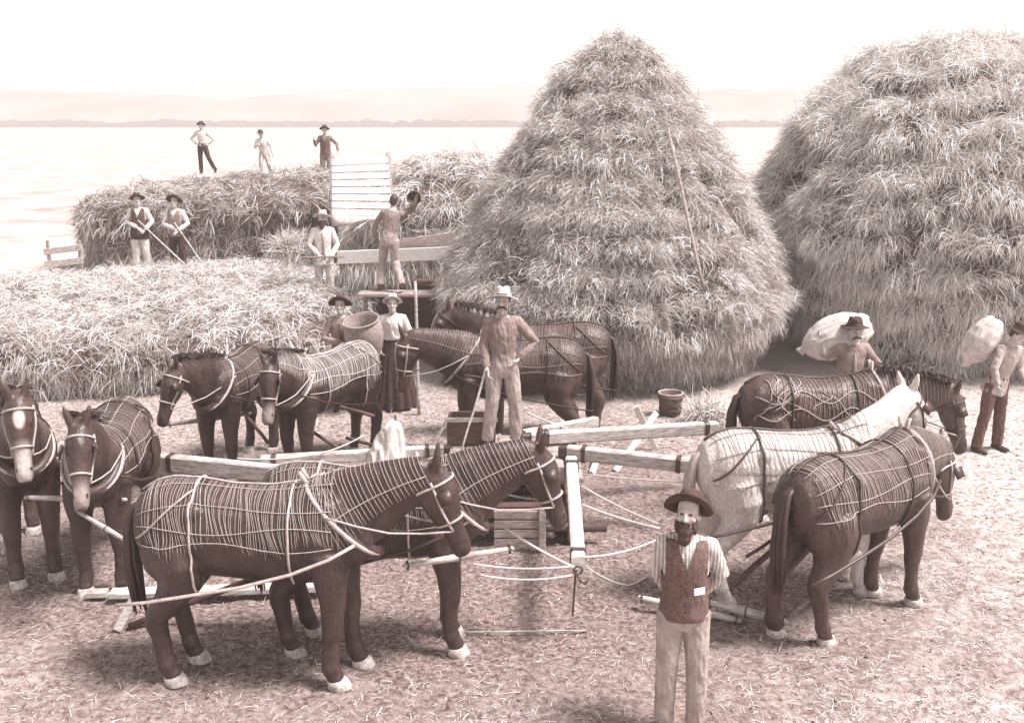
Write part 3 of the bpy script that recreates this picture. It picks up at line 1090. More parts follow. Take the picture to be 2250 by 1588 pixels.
    for s, ck in ((-1, cheeks[0]), (1, cheeks[1])):
        e = B + Vector((-.02, s * .27, .14))
        mdp = (ck + e) / 2 + Vector((0, s * .02, -.06))
        rn.tube([ck, ck.lerp(mdp, .5) - Vector((0, 0, .01)), mdp, mdp.lerp(e, .5) - Vector((0, 0, .01)), e], .008, 5)
    rn.build('rein', strap_l, T)
    # mane and tail
    if mane:
        hv, hq, htn = [], [], []
        k = 420
        tt_ = rng.random(k)
        P, Dd = [], []
        for t in tt_:
            i = (.18 + .75 * t) * (len(NK) - 1)
            a0 = int(min(i, len(NK) - 2)); f_ = i - a0
            c = NK[a0][0].lerp(NK[a0 + 1][0], f_); A_ = NK[a0][1].lerp(NK[a0 + 1][1], f_); B_ = NK[a0][2].lerp(NK[a0 + 1][2], f_)
            P.append(c + A_ * .99 + B_ * random.uniform(-.15, .15))
            Dd.append(A_.normalized() * .9 + B_.normalized() * random.choice((-1.6, -1.4, -1.2, 1.2)) + Vector((random.gauss(0, .25), 0, 0)))
        for _ in range(0):
            P.append(H0 - hd * .05 + hu * .09 + hs * random.uniform(-.04, .04))
            Dd.append(hd * 1.2 + hu * .5 + hs * random.uniform(-.4, .4))
        P, Dd = np.array(P), np.array(Dd)
        kk = len(P)
        v, q, t = strands(P, Dd, rng.uniform(.10, .20, kk), np.full(kk, .016), np.full(kk, 1.4), np.full(kk, .5), .15)
        link('mane', np_mesh('mane', v, q), hair, T)
    tm = MB()
    base = Vector((-.90, 0, 1.38))
    for i in range(26):
        a_ = random.uniform(0, 6.28); r_ = random.uniform(0, 1)
        sx_, sy_ = math.cos(a_) * r_, math.sin(a_) * r_
        ln = random.uniform(.75, .95)
        pts = [base + Vector((.04, 0, .03)), base + Vector((-.045 + sx_ * .015, sy_ * .03, -.03)), base + Vector((-.085 + sx_ * .035, sy_ * .055 + tail_swing * .2, -.25 * ln)),
               base + Vector((-.09 + sx_ * .055, sy_ * .075 + tail_swing * .6, -.55 * ln)), base + Vector((-.06 + sx_ * .05, sy_ * .06 + tail_swing, -.95 * ln))]
        tm.tube(pts, [.024, .026, .026, .020, .006], 5)
    tm.build('tail', hair, T)
    return T

def hpos(ax, ay, bx=None, by=None):
    p = G(ax, ay)
    return p if bx is None else (p + G(bx, by)) / 2

HS = []
def fh(px, py, hd_, s_=1.0):
    """place a horse so that its fore hooves stand at a point of the ground"""
    return G(px, py) - Vector((math.cos(R(hd_)), math.sin(R(hd_)), 0)) * (.64 * s_)
a = G(405, 1470); b = G(745, 1488)
HS.append(horse('dark horse in front, nearest the camera, wearing a string fly net', (a + b) / 2 + Vector((.05, 0, 0)), -3, 1.02, coat_dark, neck=28, hpitch=66, mane=False, front=(-.06, .06), hind=(.0, .06), voxel=.013, nyaw=3))
a = G(655, 1410); b = G(1007, 1440)
HS.append(horse('dark horse beside the nearest one, its head by the white beam end', (a + b) / 2 + Vector((.0, .08, 0)), 0, 1.0, coat_dark, neck=27, hpitch=68, mane=False, front=(.02, -.03), hind=(0, .1), voxel=.014, nyaw=8, tail_swing=0))
HS.append(horse('bay horse with a white star facing the camera at the left edge', fh(83, 1278, -57, 1.02), -57, 1.02, coat_bay, neck=46, hpitch=66, nyaw=-8, blaze='star', net='none', blink=False, mane=True, voxel=.016))
HS.append(horse('dark horse with blinkers and a loose net facing the camera, second from left', fh(230, 1304, -82), -82, .98, coat_dark, neck=38, hpitch=58, nyaw=8, net='loose', blaze=None, muzzle_pale=True, voxel=.016))
HS.append(horse('dark horse with a tassel net before the near hay heap, head turned left', fh(485, 1058, -100, .93), -100, .93, coat_dark, neck=26, hpitch=64, nyaw=-16, hyaw=-8, net='loose', voxel=.019))
HS.append(horse('dark horse under a pale full fly net beside the near hay heap', fh(655, 1056, -120, .95), -122, .95, coat_dark, neck=28, hpitch=68, nyaw=26, hyaw=4, net='full', netm=net_p, blaze='snip', voxel=.019))
HS.append(horse('netted horse behind the driver facing left with its head hanging low', (.02, 12.9, 0), 180, 1.0, coat_bay, neck=22, hpitch=80, nyaw=8, net='full', netm=net_d, voxel=.019, mane=False, blaze='stripe'))
HS.append(horse('horse with raised head beyond its team mate, under the tall stack', (.42, 13.9, 0), 180, 1.0, coat_mix, neck=34, hpitch=55, nyaw=4, net='body', netm=net_d, voxel=.02, blaze='stripe'))
HS.append(horse('pale grey horse to the right of the bearded man in the dark hat', (2.56, 9.0, 0), 9, 1.0, coat_grey, neck=36, hpitch=50, nyaw=30, net='loose', netm=net_d, hair=hair_grey, mane=False, voxel=.016))
a = G(1768, 1398); b = G(1970, 1320)
HS.append(horse('dark brown netted horse walking away in front of the grey one', (a + b) / 2 + Vector((-.03, .0, 0)), 36, 1.0, coat_bay, neck=-3, hpitch=76, nyaw=9, hyaw=-16, net='full', mane=False, front=(.05, -.08), hind=(.12, -.10), voxel=.015))
HS.append(horse('dark horse roped with a knotted net behind the grey one, head lowered', (3.36, 10.95, 0), 4, 1.0, coat_mix, neck=6, hpitch=72, nyaw=-6, net='straps', netm=net_m, voxel=.018))
# ------------------------------------------------------------------ people
def finger_hand(mb, wrist, d, palm_n, size=1.0, curl=35, thumb_side=1):
    """palm with four bent fingers and a thumb; d = pointing direction, palm_n = palm normal"""
    d = Vector(d).normalized()
    nrm = Vector(palm_n) - d * Vector(palm_n).dot(d)
    nrm = nrm.normalized() if nrm.length > 1e-4 else d.orthogonal().normalized()
    sd_ = d.cross(nrm)
    k = size
    w_ = Vector(wrist)
    mb.loft([(w_ - d * .03 * k, sd_ * .026 * k, nrm * .020 * k), (w_ + d * .015 * k, sd_ * .030 * k, nrm * .019 * k), (w_ + d * .05 * k, sd_ * .041 * k, nrm * .017 * k),
             (w_ + d * .090 * k, sd_ * .042 * k, nrm * .014 * k), (w_ + d * .10 * k, sd_ * .036 * k, nrm * .010 * k)], 12)
    for i, (o, ln) in enumerate(((-.030, .066), (-.010, .078), (.011, .074), (.031, .058))):
        b0 = w_ + d * .088 * k + sd_ * o * k
        c1, c2, c3 = R(curl * .6), R(curl * 1.5), R(curl * 2.3)
        f = lambda c: d * math.cos(c) + nrm * math.sin(c)
        p1 = b0 + f(c1) * ln * .45 * k
        p2 = p1 + f(c2) * ln * .32 * k
        p3 = p2 + f(c3) * ln * .25 * k
        mb.tube([b0 - d * .015 * k, b0, p1, p2, p3], [.0095 * k, .0098 * k, .0092 * k, .0085 * k, .0062 * k], 8)
    tb = w_ + d * .03 * k + sd_ * (-.030 * thumb_side) * k
    td = (d * .65 - sd_ * .65 * thumb_side + nrm * .35).normalized()
    t1 = tb + td * .038 * k
    t2 = t1 + (td + d * .5 + nrm * .3).normalized() * .030 * k
    mb.tube([tb - td * .012 * k, tb, t1, t2], [.013 * k, .013 * k, .0105 * k, .0075 * k], 8)

def person(label, pos, rz, H=1.75, J=None, lean=0, side=0, top=cl_white, bottom=cl_light, vest=None, hat=None, hat_kind='brim', hat_tilt=0, beard=None, moustache=None,
           hyaw=0, hpitch=-8, hroll=0, sleeves='long', skirt=None, hem=.86, voxel=.010, boots=cl_black, jacket_open=False, apron=None, hair=hair_dark, brim=.165, cuff=None, vest_v=1.27,
           hand_curl=35, hand_dir=None, group='farm hands at the threshing', badge=False, braces=False, sleeve_m=None, crown=.115):
    """local frame: the figure faces -Y; 'r' is on its right (x < 0 in the frame)"""
    T = empty('person', pos, R(rz), H / 1.75)
    tag(T, label, 'person', group)
    V3 = Vector
    hip = V3((0, 0, .94))
    Rm = Matrix.Rotation(R(lean), 3, 'X') @ Matrix.Rotation(R(side), 3, 'Y')
    up = lambda p: hip + Rm @ (V3(p) - hip)
    j = dict(shr=up((-.156, 0, 1.405)), shl=up((.156, 0, 1.405)), elr=up((-.205, .03, 1.14)), ell=up((.205, .03, 1.14)), wrr=up((-.20, -.06, .90)), wrl=up((.20, -.06, .90)),
             hir=V3((-.085, 0, .90)), hil=V3((.085, 0, .90)), knr=V3((-.105, -.02, .50)), knl=V3((.105, -.02, .50)), anr=V3((-.11, .02, .085)), anl=V3((.11, .02, .085)))
    for k, v in (J or {}).items():
        if k[:2] in ('sh', 'el', 'wr') and len(v) == 4:
            j[k] = V3(v[:3])          # absolute
        elif k[:2] in ('sh', 'el', 'wr'):
            j[k] = up(v)
        else:
            j[k] = V3(v)
    nk0, nk1 = up((0, .015, 1.43)), up((0, -.005, 1.545))
    HB = up((0, -.012, 1.565))
    RHm = Rm @ Matrix.Rotation(R(hyaw), 3, 'Z') @ Matrix.Rotation(R(hroll), 3, 'Y') @ Matrix.Rotation(R(hpitch), 3, 'X')
    hp = lambda p: HB + RHm @ V3(p)
    hv = lambda p: RHm @ V3(p)
    X, Y, Z = V3((1, 0, 0)), V3((0, 1, 0)), V3((0, 0, 1))
    TX, TY = Rm @ X, Rm @ Y
    body = MB()
    # trunk
    def trunk(mb, g, z0=.88, z1=1.50, keep=None):
        rings = []
        for z, a, b_, yo in ((.84, .150, .105, .0), (.92, .165, .115, .0), (1.00, .158, .108, -.002), (1.08, .150, .104, -.004), (1.18, .162, .114, -.006), (1.28, .178, .122, -.004),
                             (1.36, .188, .118, .0), (1.42, .180, .100, .005), (1.455, .130, .080, .010), (1.49, .080, .065, .012)):
            if z < z0 - .001 or z > z1: continue
            rings.append((up((0, yo, z)), TX * (a * .87 + g), TY * (b_ * .97 + g)))
        mb.loft(rings, 18)
    trunk(body, -.012)
    body.tube([nk0 - (nk1 - nk0) * .3, nk0, nk1, nk1 + (nk1 - nk0) * .4], [.068, .060, .054, .052], 12)
    # head
    hr = []
    for z, a, b_, yo in ((-.065, .030, .030, -.060), (-.052, .044, .050, -.045), (-.025, .054, .070, -.028), (.01, .062, .084, -.012), (.045, .068, .091, -.004), (.08, .072, .095, .002),
                         (.115, .073, .096, .006), (.145, .067, .088, .008), (.17, .050, .066, .008), (.185, .022, .03, .008)):
        hr.append((hp((0, yo, z)), hv((a, 0, 0)), hv((0, b_, 0))))
    body.loft(hr, 18)
    body.loft([(hp((0, -.086, .078)), hv((.009, 0, 0)), hv((0, .012, 0))), (hp((0, -.102, .052)), hv((.011, 0, 0)), hv((0, .020, 0))), (hp((0, -.110, .026)), hv((.015, 0, 0)), hv((0, .021, 0))),
               (hp((0, -.102, .012)), hv((.013, 0, 0)), hv((0, .018, 0)))], 10)
    body.ell(hp((0, -.086, .090)), (.056, .018, .012), RHm)          # brow
    body.ell(hp((0, -.078, -.048)), (.024, .018, .018), RHm)          # chin
    body.ell(hp((0, -.086, -.012)), (.025, .014, .012), RHm)          # lips
    for s in (-1, 1):
        body.ell(hp((s * .045, -.068, .030)), (.021, .022, .018), RHm)
        body.ell(hp((s * .074, .012, .045)), (.010, .020, .032), RHm)   # ears
        body.ell(hp((s * .031, -.076, .062)), (.014, .010, .007), RHm)  # eyelids
    # arms and hands
    for s, sh, el, wr in ((-1, 'shr', 'elr', 'wrr'), (1, 'shl', 'ell', 'wrl')):
        a0, a1, a2 = j[sh], j[el], j[wr]
        body.tube([a0, a0.lerp(a1, .35), a1, a1.lerp(a2, .25), a2], [.052, .046, .037, .038, .025], 10, round_ends=True)
        hd_ = (a2 - a1).normalized()
        if hand_dir and hand_dir.get(sh[-1]):
            hd_ = (hd_ * .4 + V3(hand_dir[sh[-1]])).normalized()
        pn = V3((-s * 1.0, -.2, 0)) if abs(hd_.z) > .6 else V3((0, .3, -1))
        finger_hand(body, a2 + hd_ * .01, hd_, pn, 1.0, hand_curl, thumb_side=s if hd_.z < 0 else -s)
    # legs
    for hi, kn, an in (('hir', 'knr', 'anr'), ('hil', 'knl', 'anl')):
        body.tube([j[hi] + Z * .03, j[hi].lerp(j[kn], .4), j[kn], j[kn].lerp(j[an], .3), j[an]], [.085, .075, .052, .053, .036], 10, round_ends=True)
    bm_ = remesh(body, voxel * .8, 2)
    cc = np.empty(len(bm_.polygons) * 3, np.float32)
    bm_.polygons.foreach_get('center', cc)
    cc = cc.reshape(-1, 3)
    mi = np.zeros(len(bm_.polygons), np.int32)
    loc = (cc - np.array(HB)) @ np.array(RHm)
    for s in (-1, 1):
        e = np.array((s * .030, -.088, .064))
        dd = (loc - e) / np.array((.0145, .03, .0075))
        mi[(np.sum(dd * dd, 1) < 1) & (loc[:, 1] < -.05)] = 1
        dd = (loc - np.array((s * .031, -.085, .088))) / np.array((.024, .03, .0058))
        mi[(np.sum(dd * dd, 1) < 1) & (loc[:, 1] < -.05)] = 2
    dd = (loc - np.array((0, -.095, -.013))) / np.array((.026, .03, .006))
    mi[(np.sum(dd * dd, 1) < 1) & (loc[:, 1] < -.05)] = 2
    bm_.polygons.foreach_set('material_index', mi)
    link('body', bm_, [skin, eye_m, lip_m], T)
    # hair
    hb = MB()
    hb.ell(hp((0, .022, .095)), (.081, .088, .098), RHm)
    hb.ell(hp((0, .060, .045)), (.066, .045, .060), RHm)
    for s in (-1, 1):
        hb.ell(hp((s * .071, .006, .066)), (.010, .018, .034), RHm)
    link('hair', remesh(hb, voxel, 1), hair, T)
    # trousers or skirt
    if skirt:
        sm_ = MB()
        rings = []
        for z, a, b_ in ((.015, .36, .34), (.06, .355, .335), (.25, .325, .30), (.5, .275, .25), (.75, .225, .195), (.92, .185, .15), (1.03, .158, .118), (1.08, .150, .110)):
            rings.append((V3((0, .01, z)), X * a, Y * b_))
        sm_.loft(rings, 40)
        me = remesh(sm_, .014, 1)
        for v in me.vertices:
            if v.co.z < .95:
                an_ = math.atan2(v.co.y, v.co.x)
                f_ = (1 - v.co.z / .95) * .028 * math.sin(an_ * 13 + 2 * noise.noise(V3((an_ * 2, v.co.z * 2, 3))))
                r_ = V3((v.co.x, v.co.y, 0)).normalized()
                v.co += r_ * f_
        link('skirt', me, skirt, T)
    else:
        tr = MB()
        tr.loft([(up((0, 0, 1.06)), TX * .142, TY * .110), (up((0, 0, 1.0)), TX * .150, TY * .116), (V3((0, 0, .93)), X * .160, Y * .124), (V3((0, .005, .86)), X * .155, Y * .120), (V3((0, 0, .80)), X * .12, Y * .095)], 18)
        for hi, kn, an in (('hir', 'knr', 'anr'), ('hil', 'knl', 'anl')):
            q = j[an] + (j[kn] - j[an]).normalized() * -.015
            tr.tube([j[hi] + Z * .02, j[hi].lerp(j[kn], .35), j[kn] + (j[hi] - j[kn]) * .08, j[kn].lerp(j[an], .35), j[an].lerp(j[kn], .12), q], [.098, .090, .074, .071, .067, .069], 12)
        link('trousers', remesh(tr, voxel, 3, (.0070, 13, 4.5, lhash(label) % 97)), bottom, T)
        bt = MB()
        for kn, an in (('knr', 'anr'), ('knl', 'anl')):
            a2 = j[an]
            sh_ = (j[kn] - a2).normalized()
            fw = V3((a2.x * .35, -1, 0)).normalized()
            fw = (fw - sh_ * fw.dot(sh_)).normalized() if abs(sh_.z) < .7 else fw
            dn = V3((0, 0, -1)) if abs(sh_.z) >= .7 else -sh_
            b0 = a2 + dn * .045
            rt = fw.cross(dn)
            bt.loft([(b0 - fw * .075 + dn * .01, rt * .028, dn * .026), (b0 - fw * .05, rt * .038, dn * .042), (b0 + fw * .0, rt * .042, dn * .050), (b0 + fw * .06 + dn * .010, rt * .043, dn * .034),
                     (b0 + fw * .13 + dn * .016, rt * .048, dn * .026), (b0 + fw * .18 + dn * .020, rt * .036, dn * .020), (b0 + fw * .195 + dn * .022, rt * .018, dn * .012)], 12)
            bt.tube([a2 + dn * .03, a2 + sh_ * .05, a2 + sh_ * .12], [.044, .046, .052], 10)
        # each boot its own part
        n0 = len(bt.v) // 2
        for half in (0, 1):
            one = MB()
            one.v = bt.v[half * n0:(half + 1) * n0]
            one.f = [tuple(i - half * n0 for i in f) for f in bt.f if half * n0 <= f[0] < (half + 1) * n0]
            one.m = [0] * len(one.f)
            link('boot', remesh(one, voxel, 2), boots, T)
    # shirt or coat
    sh = MB()
    trunk(sh, .010, z0=max(hem, .84), z1=1.46)
    if hem < .84:
        sh.loft([(up((0, 0, hem)), TX * .186, TY * .15), (up((0, 0, .88)), TX * .172, TY * .138), (up((0, 0, 1.0)), TX * .152, TY * .122)], 18)
    if sleeves != 'none':
        for s_, e_, w_ in (('shr', 'elr', 'wrr'), ('shl', 'ell', 'wrl')):
            a0, a1, a2 = j[s_], j[e_], j[w_]
            end = a2 if sleeves == 'long' else a1.lerp(a2, .18)
            inn = up((0, .0, 1.40)).lerp(a0, .55)
            sh.tube([inn, a0, a0.lerp(a1, .5), a1, a1.lerp(end, .5), end], [.072, .066, .057, .052, .048, .040 if sleeves == 'long' else .050], 12)
    link('coat' if hem < .84 else 'shirt', remesh(sh, voxel, 3, (.0052, 15, 6, lhash(label) % 89)), sleeve_m or top, T)
    cl = MB()
    cr_ = [nk0 + (nk1 - nk0) * .12 + TX * (.068 * math.cos(t)) + TY * (.066 * math.sin(t)) - V3((0, 0, .018)) * (1 - math.sin(t)) for t in np.linspace(0, 2 * math.pi, 19)]
    cl.tube(cr_, .015, 6)
    cl.build('collar', top if not vest else (sleeve_m or top), T)
    if vest:
        vm = MB()
        trunk(vm, .027, z0=.84, z1=1.47)
        me = remesh(vm, voxel, 3, (.004, 10, 7, lhash(label) % 71))
        import bmesh
        bmm = bmesh.new()
        bmm.from_mesh(me)
        kill = []
        inv = Rm.transposed()
        for f in bmm.faces:
            q = inv @ (f.calc_center_median() - hip) + hip
            if (q.y < -.01 and q.z > vest_v and abs(q.x) < (q.z - vest_v) * .36 + .003) or (abs(q.x) > .142 and q.z > 1.20) or q.z > 1.47 or q.z < .885:
                kill.append(f)
        bmesh.ops.delete(bmm, geom=kill, context='FACES')
        bmm.to_mesh(me)
        bmm.free()
        vo = link('waistcoat', me, vest, T)
        bt_ = MB()
        for z in (.97, 1.04, 1.11, 1.18, 1.25):
            bt_.ell(up((0, -.134 - .012 * (z > 1.08), z)), (.008, .005, .008))
        btn = bt_.build('button', cl_black, vo)
        if badge:
            pm = MB()
            pm.box(up((.088, -.150, 1.135)), (.075, .004, .050), Rm @ Matrix.Rotation(R(16), 3, 'Z') @ Matrix.Rotation(R(-6), 3, 'Y'))
            pm.build('paper_slip', paper_m, vo, smooth=False)
    if jacket_open:
        jm = MB()
        jm.loft([(up((-.012, -.128, 1.38)), TX * .012, TY * .008), (up((0, -.142, 1.2)), TX * .020, TY * .008), (up((0, -.138, 1.0)), TX * .030, TY * .008), (up((.0, -.145, .88)), TX * .045, TY * .008)], 8)
        jm.build('shirt_front', jacket_open, T)
    if apron:
        am = MB()
        rr_ = []
        for z, a, b_ in ((.80, .196, .140), (.88, .194, .142), (.98, .182, .134), (1.04, .176, .128)):
            rr_.append((up((0, 0, z)), TX * a, TY * b_))
        am.loft(rr_, 20)
        link('waistband', remesh(am, voxel, 2), apron, T)
    if beard:
        bd = MB()
        bd.ell(hp((0, -.078, -.050)), (.054, .036, .046), RHm)
        bd.ell(hp((0, -.088, -.016)), (.036, .022, .022), RHm)
        bd.ell(hp((0, -.075, -.095)), (.044, .032, .052), RHm)
        bd.ell(hp((0, -.097, .004)), (.042, .014, .013), RHm)
        for s in (-1, 1):
            bd.ell(hp((s * .058, -.040, -.018)), (.020, .044, .050), RHm)
        link('beard', remesh(bd, voxel * .7, 1, (.004, 60, 25, 3)), beard, T)
    if moustache:
        bd = MB()
        for s in (-1, 1):
            bd.tube([hp((0, -.106, .008)), hp((s * .025, -.102, .004)), hp((s * .048, -.086, -.012)), hp((s * .056, -.076, -.030))], [.012, .013, .010, .005], 8)
        mo = bd.build('moustache', moustache, T)
        if beard is None and 'driver' in label:
            gb = MB()
            gb.ell(hp((0, -.088, -.062)), (.026, .020, .040), RHm)
            gb.build('goatee', beard_g, T)
    if hat:
        hm_ = MB()
        HT = Matrix.Translation(hp((0, .006, .108))) @ (RHm @ Matrix.Rotation(R(hat_tilt), 3, 'X')).to_4x4()
        seedv = lhash(label) % 31
        def fn(q, t):
            r_ = math.hypot(q.x, q.y)
            if q.z < .03:
                cu = max(0, r_ - .09) / .08
                q = V3((q.x, q.y * 1.06, q.z + cu * (.016 * math.cos(2 * t) * -1 + .012 * noise.noise(V3((q.x * 9 + seedv, q.y * 9, 0))))))
            else:
                q = V3((q.x * .92, q.y * 1.10, q.z - (.018 * math.exp(-(q.x / .022) ** 2) if q.z > .085 else 0)))
            return q
        hm_.lathe([(brim - .012, -.006), (brim, -.002), (brim - .004, .004), (.125, .004), (.095, .010), (.088, .030), (.084, .060), (.080, crown - .03), (.070, crown - .008), (.045, crown), (.004, crown - .002)], 32, HT, fn=fn, close=False)
        hm_.lathe([(brim - .012, -.006), (.118, -.004), (.084, .0), (.080, .02), (.074, .08), (.004, .095)], 32, HT, fn=fn, close=False)
        ho = hm_.build('hat', hat, T)
        hb2 = MB()
        hb2.lathe([(.0885, .010), (.0915, .012), (.0900, .036), (.0865, .036)], 32, HT, fn=lambda q, t: V3((q.x * (.97 - q.z * .8), q.y * 1.09, q.z)), close=False)
        hb2.build('hat_band', cl_black if hat is not felt_d else leather, ho)
    return T

A = 1  # absolute flag for joints
p1 = G(1492, 1602)
person('bearded man in front in dark wide hat and waistcoat, hands behind back', p1, -6, 1.78,
       J=dict(shr=(-.148, .01, 1.40), shl=(.156, -.005, 1.40), elr=(-.18, .10, 1.15), wrr=(-.10, .19, .95), ell=(.255, .10, 1.16), wrl=(.12, .20, .96)), top=cl_striped, bottom=cl_light, vest=cl_tweed, hat=felt_d, hat_tilt=-30, brim=.168,
       beard=beard_m, hyaw=-14, hpitch=-14, voxel=.007, badge=True, hair=hair_dark, hem=.86)
p2 = G(1105, 978, .70)
person('driver with moustache and pale hat standing on the horse gear, one hand on his hip', (p2.x, p2.y, .70), 4, 1.76,
       J=dict(elr=(-.21, .00, 1.15), wrr=(-.18, -.14, .93), ell=(.36, .05, 1.17), wrl=(.17, -.05, 1.00), knr=(-.12, -.03, .50), anr=(-.17, .02, .085), knl=(.13, -.02, .5), anl=(.15, .03, .085)),
       top=cl_mid, bottom=cl_light, hat=felt_l, brim=.175, hat_tilt=-4, moustache=beard_m, hyaw=-12, hpitch=-8, voxel=.008, hem=.93, side=0, crown=.125)
p3 = G(756, 898)
person('man in dark hat and jacket hugging a big round basket by the hay heap', (p3.x, p3.y, 0), 6, 1.70,
       J=dict(elr=(-.26, -.06, 1.13), wrr=(.02, -.25, 1.10), ell=(.25, -.12, 1.14), wrl=(.20, -.34, 1.06)), top=cl_mid, bottom=cl_dark, hat=felt_d, hat_tilt=-26, brim=.18, hpitch=-6, hyaw=-6, hem=.78, beard=None, voxel=.010,
       jacket_open=cl_dark)
p4 = G(868, 892)
person('woman in pale blouse and long dark skirt between the basket and the upright pole', (p4.x, p4.y, 0), 4, 1.70,
       J=dict(elr=(-.25, -.02, 1.15), wrr=(-.20, -.16, .98), ell=(.27, -.02, 1.14), wrl=(.26, -.17, 1.02)), top=cl_white, skirt=cl_black, hat=felt_l, hat_tilt=-26, brim=.155, hpitch=-6, voxel=.010, hem=1.02)
p5 = AY(716, 668, 19.3)
person('bearded man in light coat and hat holding a fork level on the hay heap', p5, 8, 1.72,
       J=dict(elr=(-.27, -.02, 1.14), wrr=(-.10, -.17, .98), ell=(.26, -.02, 1.13), wrl=(.14, -.20, .93)), top=cl_white, bottom=cl_stripe, hat=felt_l, hat_tilt=-6, brim=.18, beard=beard_m, hem=.76, jacket_open=cl_mid, voxel=.011, hyaw=-10)
p6 = AY(858, 638, 18.6)
person('man in dark shirt seen from behind raising a round scoop at the threshing table', p6, 176, 1.72, lean=14, side=-6,
       J=dict(elr=(-.36, -.10, 1.56), wrr=(-.40, -.06, 1.80), ell=(.30, -.10, 1.20), wrl=(.33, -.16, .96), knl=(.16, -.16, .52), anl=(.18, .02, .12), knr=(-.10, -.02, .50), anr=(-.26, .25, .16)),
       top=cl_mid, bottom=cl_light, hat=None, voxel=.011, sleeve_m=cl_mid)
p7 = AY(315, 606, 22.3)
person('man in dark waistcoat and pale trousers resting on a fork, left of the two forkers', p7, 10, 1.74,
       J=dict(elr=(-.25, .04, 1.17), wrr=(-.02, -.20, 1.07), ell=(.27, -.02, 1.16), wrl=(.16, -.22, 1.04), anl=(.17, .02, .085)), top=cl_white, vest=cl_dark, bottom=cl_white, hat=felt_d, hat_tilt=-14, brim=.17, apron=cl_black, voxel=.012, hyaw=12)
p8 = AY(395, 606, 22.3)
person('man in pale shirt and dark trousers resting on a fork, right of the two forkers', p8, -4, 1.70,
       J=dict(elr=(-.26, -.03, 1.15), wrr=(.02, -.22, 1.07), ell=(.28, -.03, 1.16), wrl=(.14, -.24, 1.03), anr=(-.15, .02, .085), anl=(.14, .0, .085)), top=cl_white, bottom=cl_black, hat=felt_d, hat_tilt=-26, brim=.18, voxel=.012, vest=cl_mid)
p9 = AY(449, 381, 34.3)
person('man in white shirt striding with hands on hips, atop the far heap', p9, 0, 1.62,
       J=dict(elr=(-.40, .04, 1.18), wrr=(-.21, -.02, 1.02), ell=(.38, .05, 1.16), wrl=(.20, .0, 1.0), knl=(.20, -.04, .52), anl=(.38, .05, .12), knr=(-.10, .0, .5), anr=(-.10, .0, .085)), top=cl_white, bottom=cl_black, hat=felt_d, hat_tilt=-10, brim=.16, voxel=.014)
p10 = AY(583, 396, 34.3)
person('man all in pale clothes leaning over on the far heap, middle of the three', p10, 12, 1.60, lean=12, side=-6,
       J=dict(elr=(-.27, -.06, 1.2), wrr=(-.16, -.28, 1.32), ell=(.28, -.02, 1.14), wrl=(.30, -.12, .92), knr=(-.12, -.1, .5), knl=(.16, -.10, .52), anl=(.28, .10, .09)), top=cl_white, bottom=cl_stripe, hat=felt_d, hat_tilt=-6, brim=.16, voxel=.014)
p11 = AY(718, 402, 32)
person('man in dark shirt with one hand raised on the far heap beside the slatted chute', p11, 4, 1.68,
       J=dict(elr=(-.30, -.04, 1.16), wrr=(-.32, -.18, 1.34), ell=(.36, .04, 1.20), wrl=(.40, -.10, 1.00), anl=(.10, .02, .085), anr=(-.06, .04, .085)), top=cl_mid, bottom=cl_mid, hat=felt_d, hat_tilt=-8, brim=.17, voxel=.014, vest=cl_tweed)
p12 = G(1850, 1012)
person('man carrying a full pale sack across his shoulders behind the roped horse', (p12.x, p12.y, 0), 6, 1.86, lean=5,
       J=dict(elr=(-.30, .02, 1.30), wrr=(-.34, .10, 1.46), ell=(.36, -.02, 1.16), wrl=(.20, -.22, 1.08)), top=cl_mid, bottom=cl_dark, hat=felt_d, hat_tilt=-6, brim=.16, hpitch=4, hyaw=4, beard=None, moustache=beard_m, voxel=.010, sleeves='rolled', jacket_open=cl_mid)
p13 = G(2190, 988)
person('man in pale jacket with a sack on one shoulder at the right edge', (p13.x - .10, p13.y, 0), 24, 1.74, lean=12, side=8,
       J=dict(elr=(-.28, -.10, 1.16), wrr=(-.26, -.22, .98), ell=(.26, -.06, 1.16), wrl=(.22, -.28, 1.02), anr=(-.20, .04, .085), knr=(-.15, 0, .5), anl=(.15, .02, .085)), top=cl_light, bottom=cl_dark, hat=felt_d, hat_tilt=0, brim=.13, hpitch=10, hyaw=30, voxel=.010, hem=.80)

# ------------------------------------------------------------------ what they carry
def sack(label, c, r, M, seed):
    mb = MB()
    mb.ell((0, 0, 0), r, None, 20)
    for s in (1, -1):
        mb.ell((s * r[0] * .35, 0, r[2] * .55), (r[0] * .3, r[1] * .55, r[2] * .45))
    mb.tube([Vector((0, 0, -r[2] * .85)), Vector((0, 0, -r[2] * 1.04)), Vector((.02, 0, -r[2] * 1.16))], [.09, .045, .065], 10)
    T = empty('sack', c)
    T.rotation_euler = M.to_euler()
    tag(T, label, 'sack', 'full grain sacks')
    link('cloth', remesh(mb, .013, 3, (.010, 8, 2.5, seed)), sack_m, T)
    t = MB()
    t.lathe([(.050, -.012), (.056, 0), (.050, .012)], 14, Matrix.Translation((0, 0, -r[2] * 1.04)))
    t.build('tie', rope_m, T)
q = p12 + Vector((-.04, .06, 1.56))
sack('pale bulging sack lying across the shoulders of the man behind the roped horse', q + Vector((-.08, .12, .03)), (.28, .26, .44), Matrix.Rotation(R(68), 3, 'Y'), 3)
q = p13 + Vector((-.30, .10, 1.46))
sack('white sack on the shoulder of the man at the right edge', q, (.21, .22, .33), Matrix.Rotation(R(30), 3, 'Y'), 8)

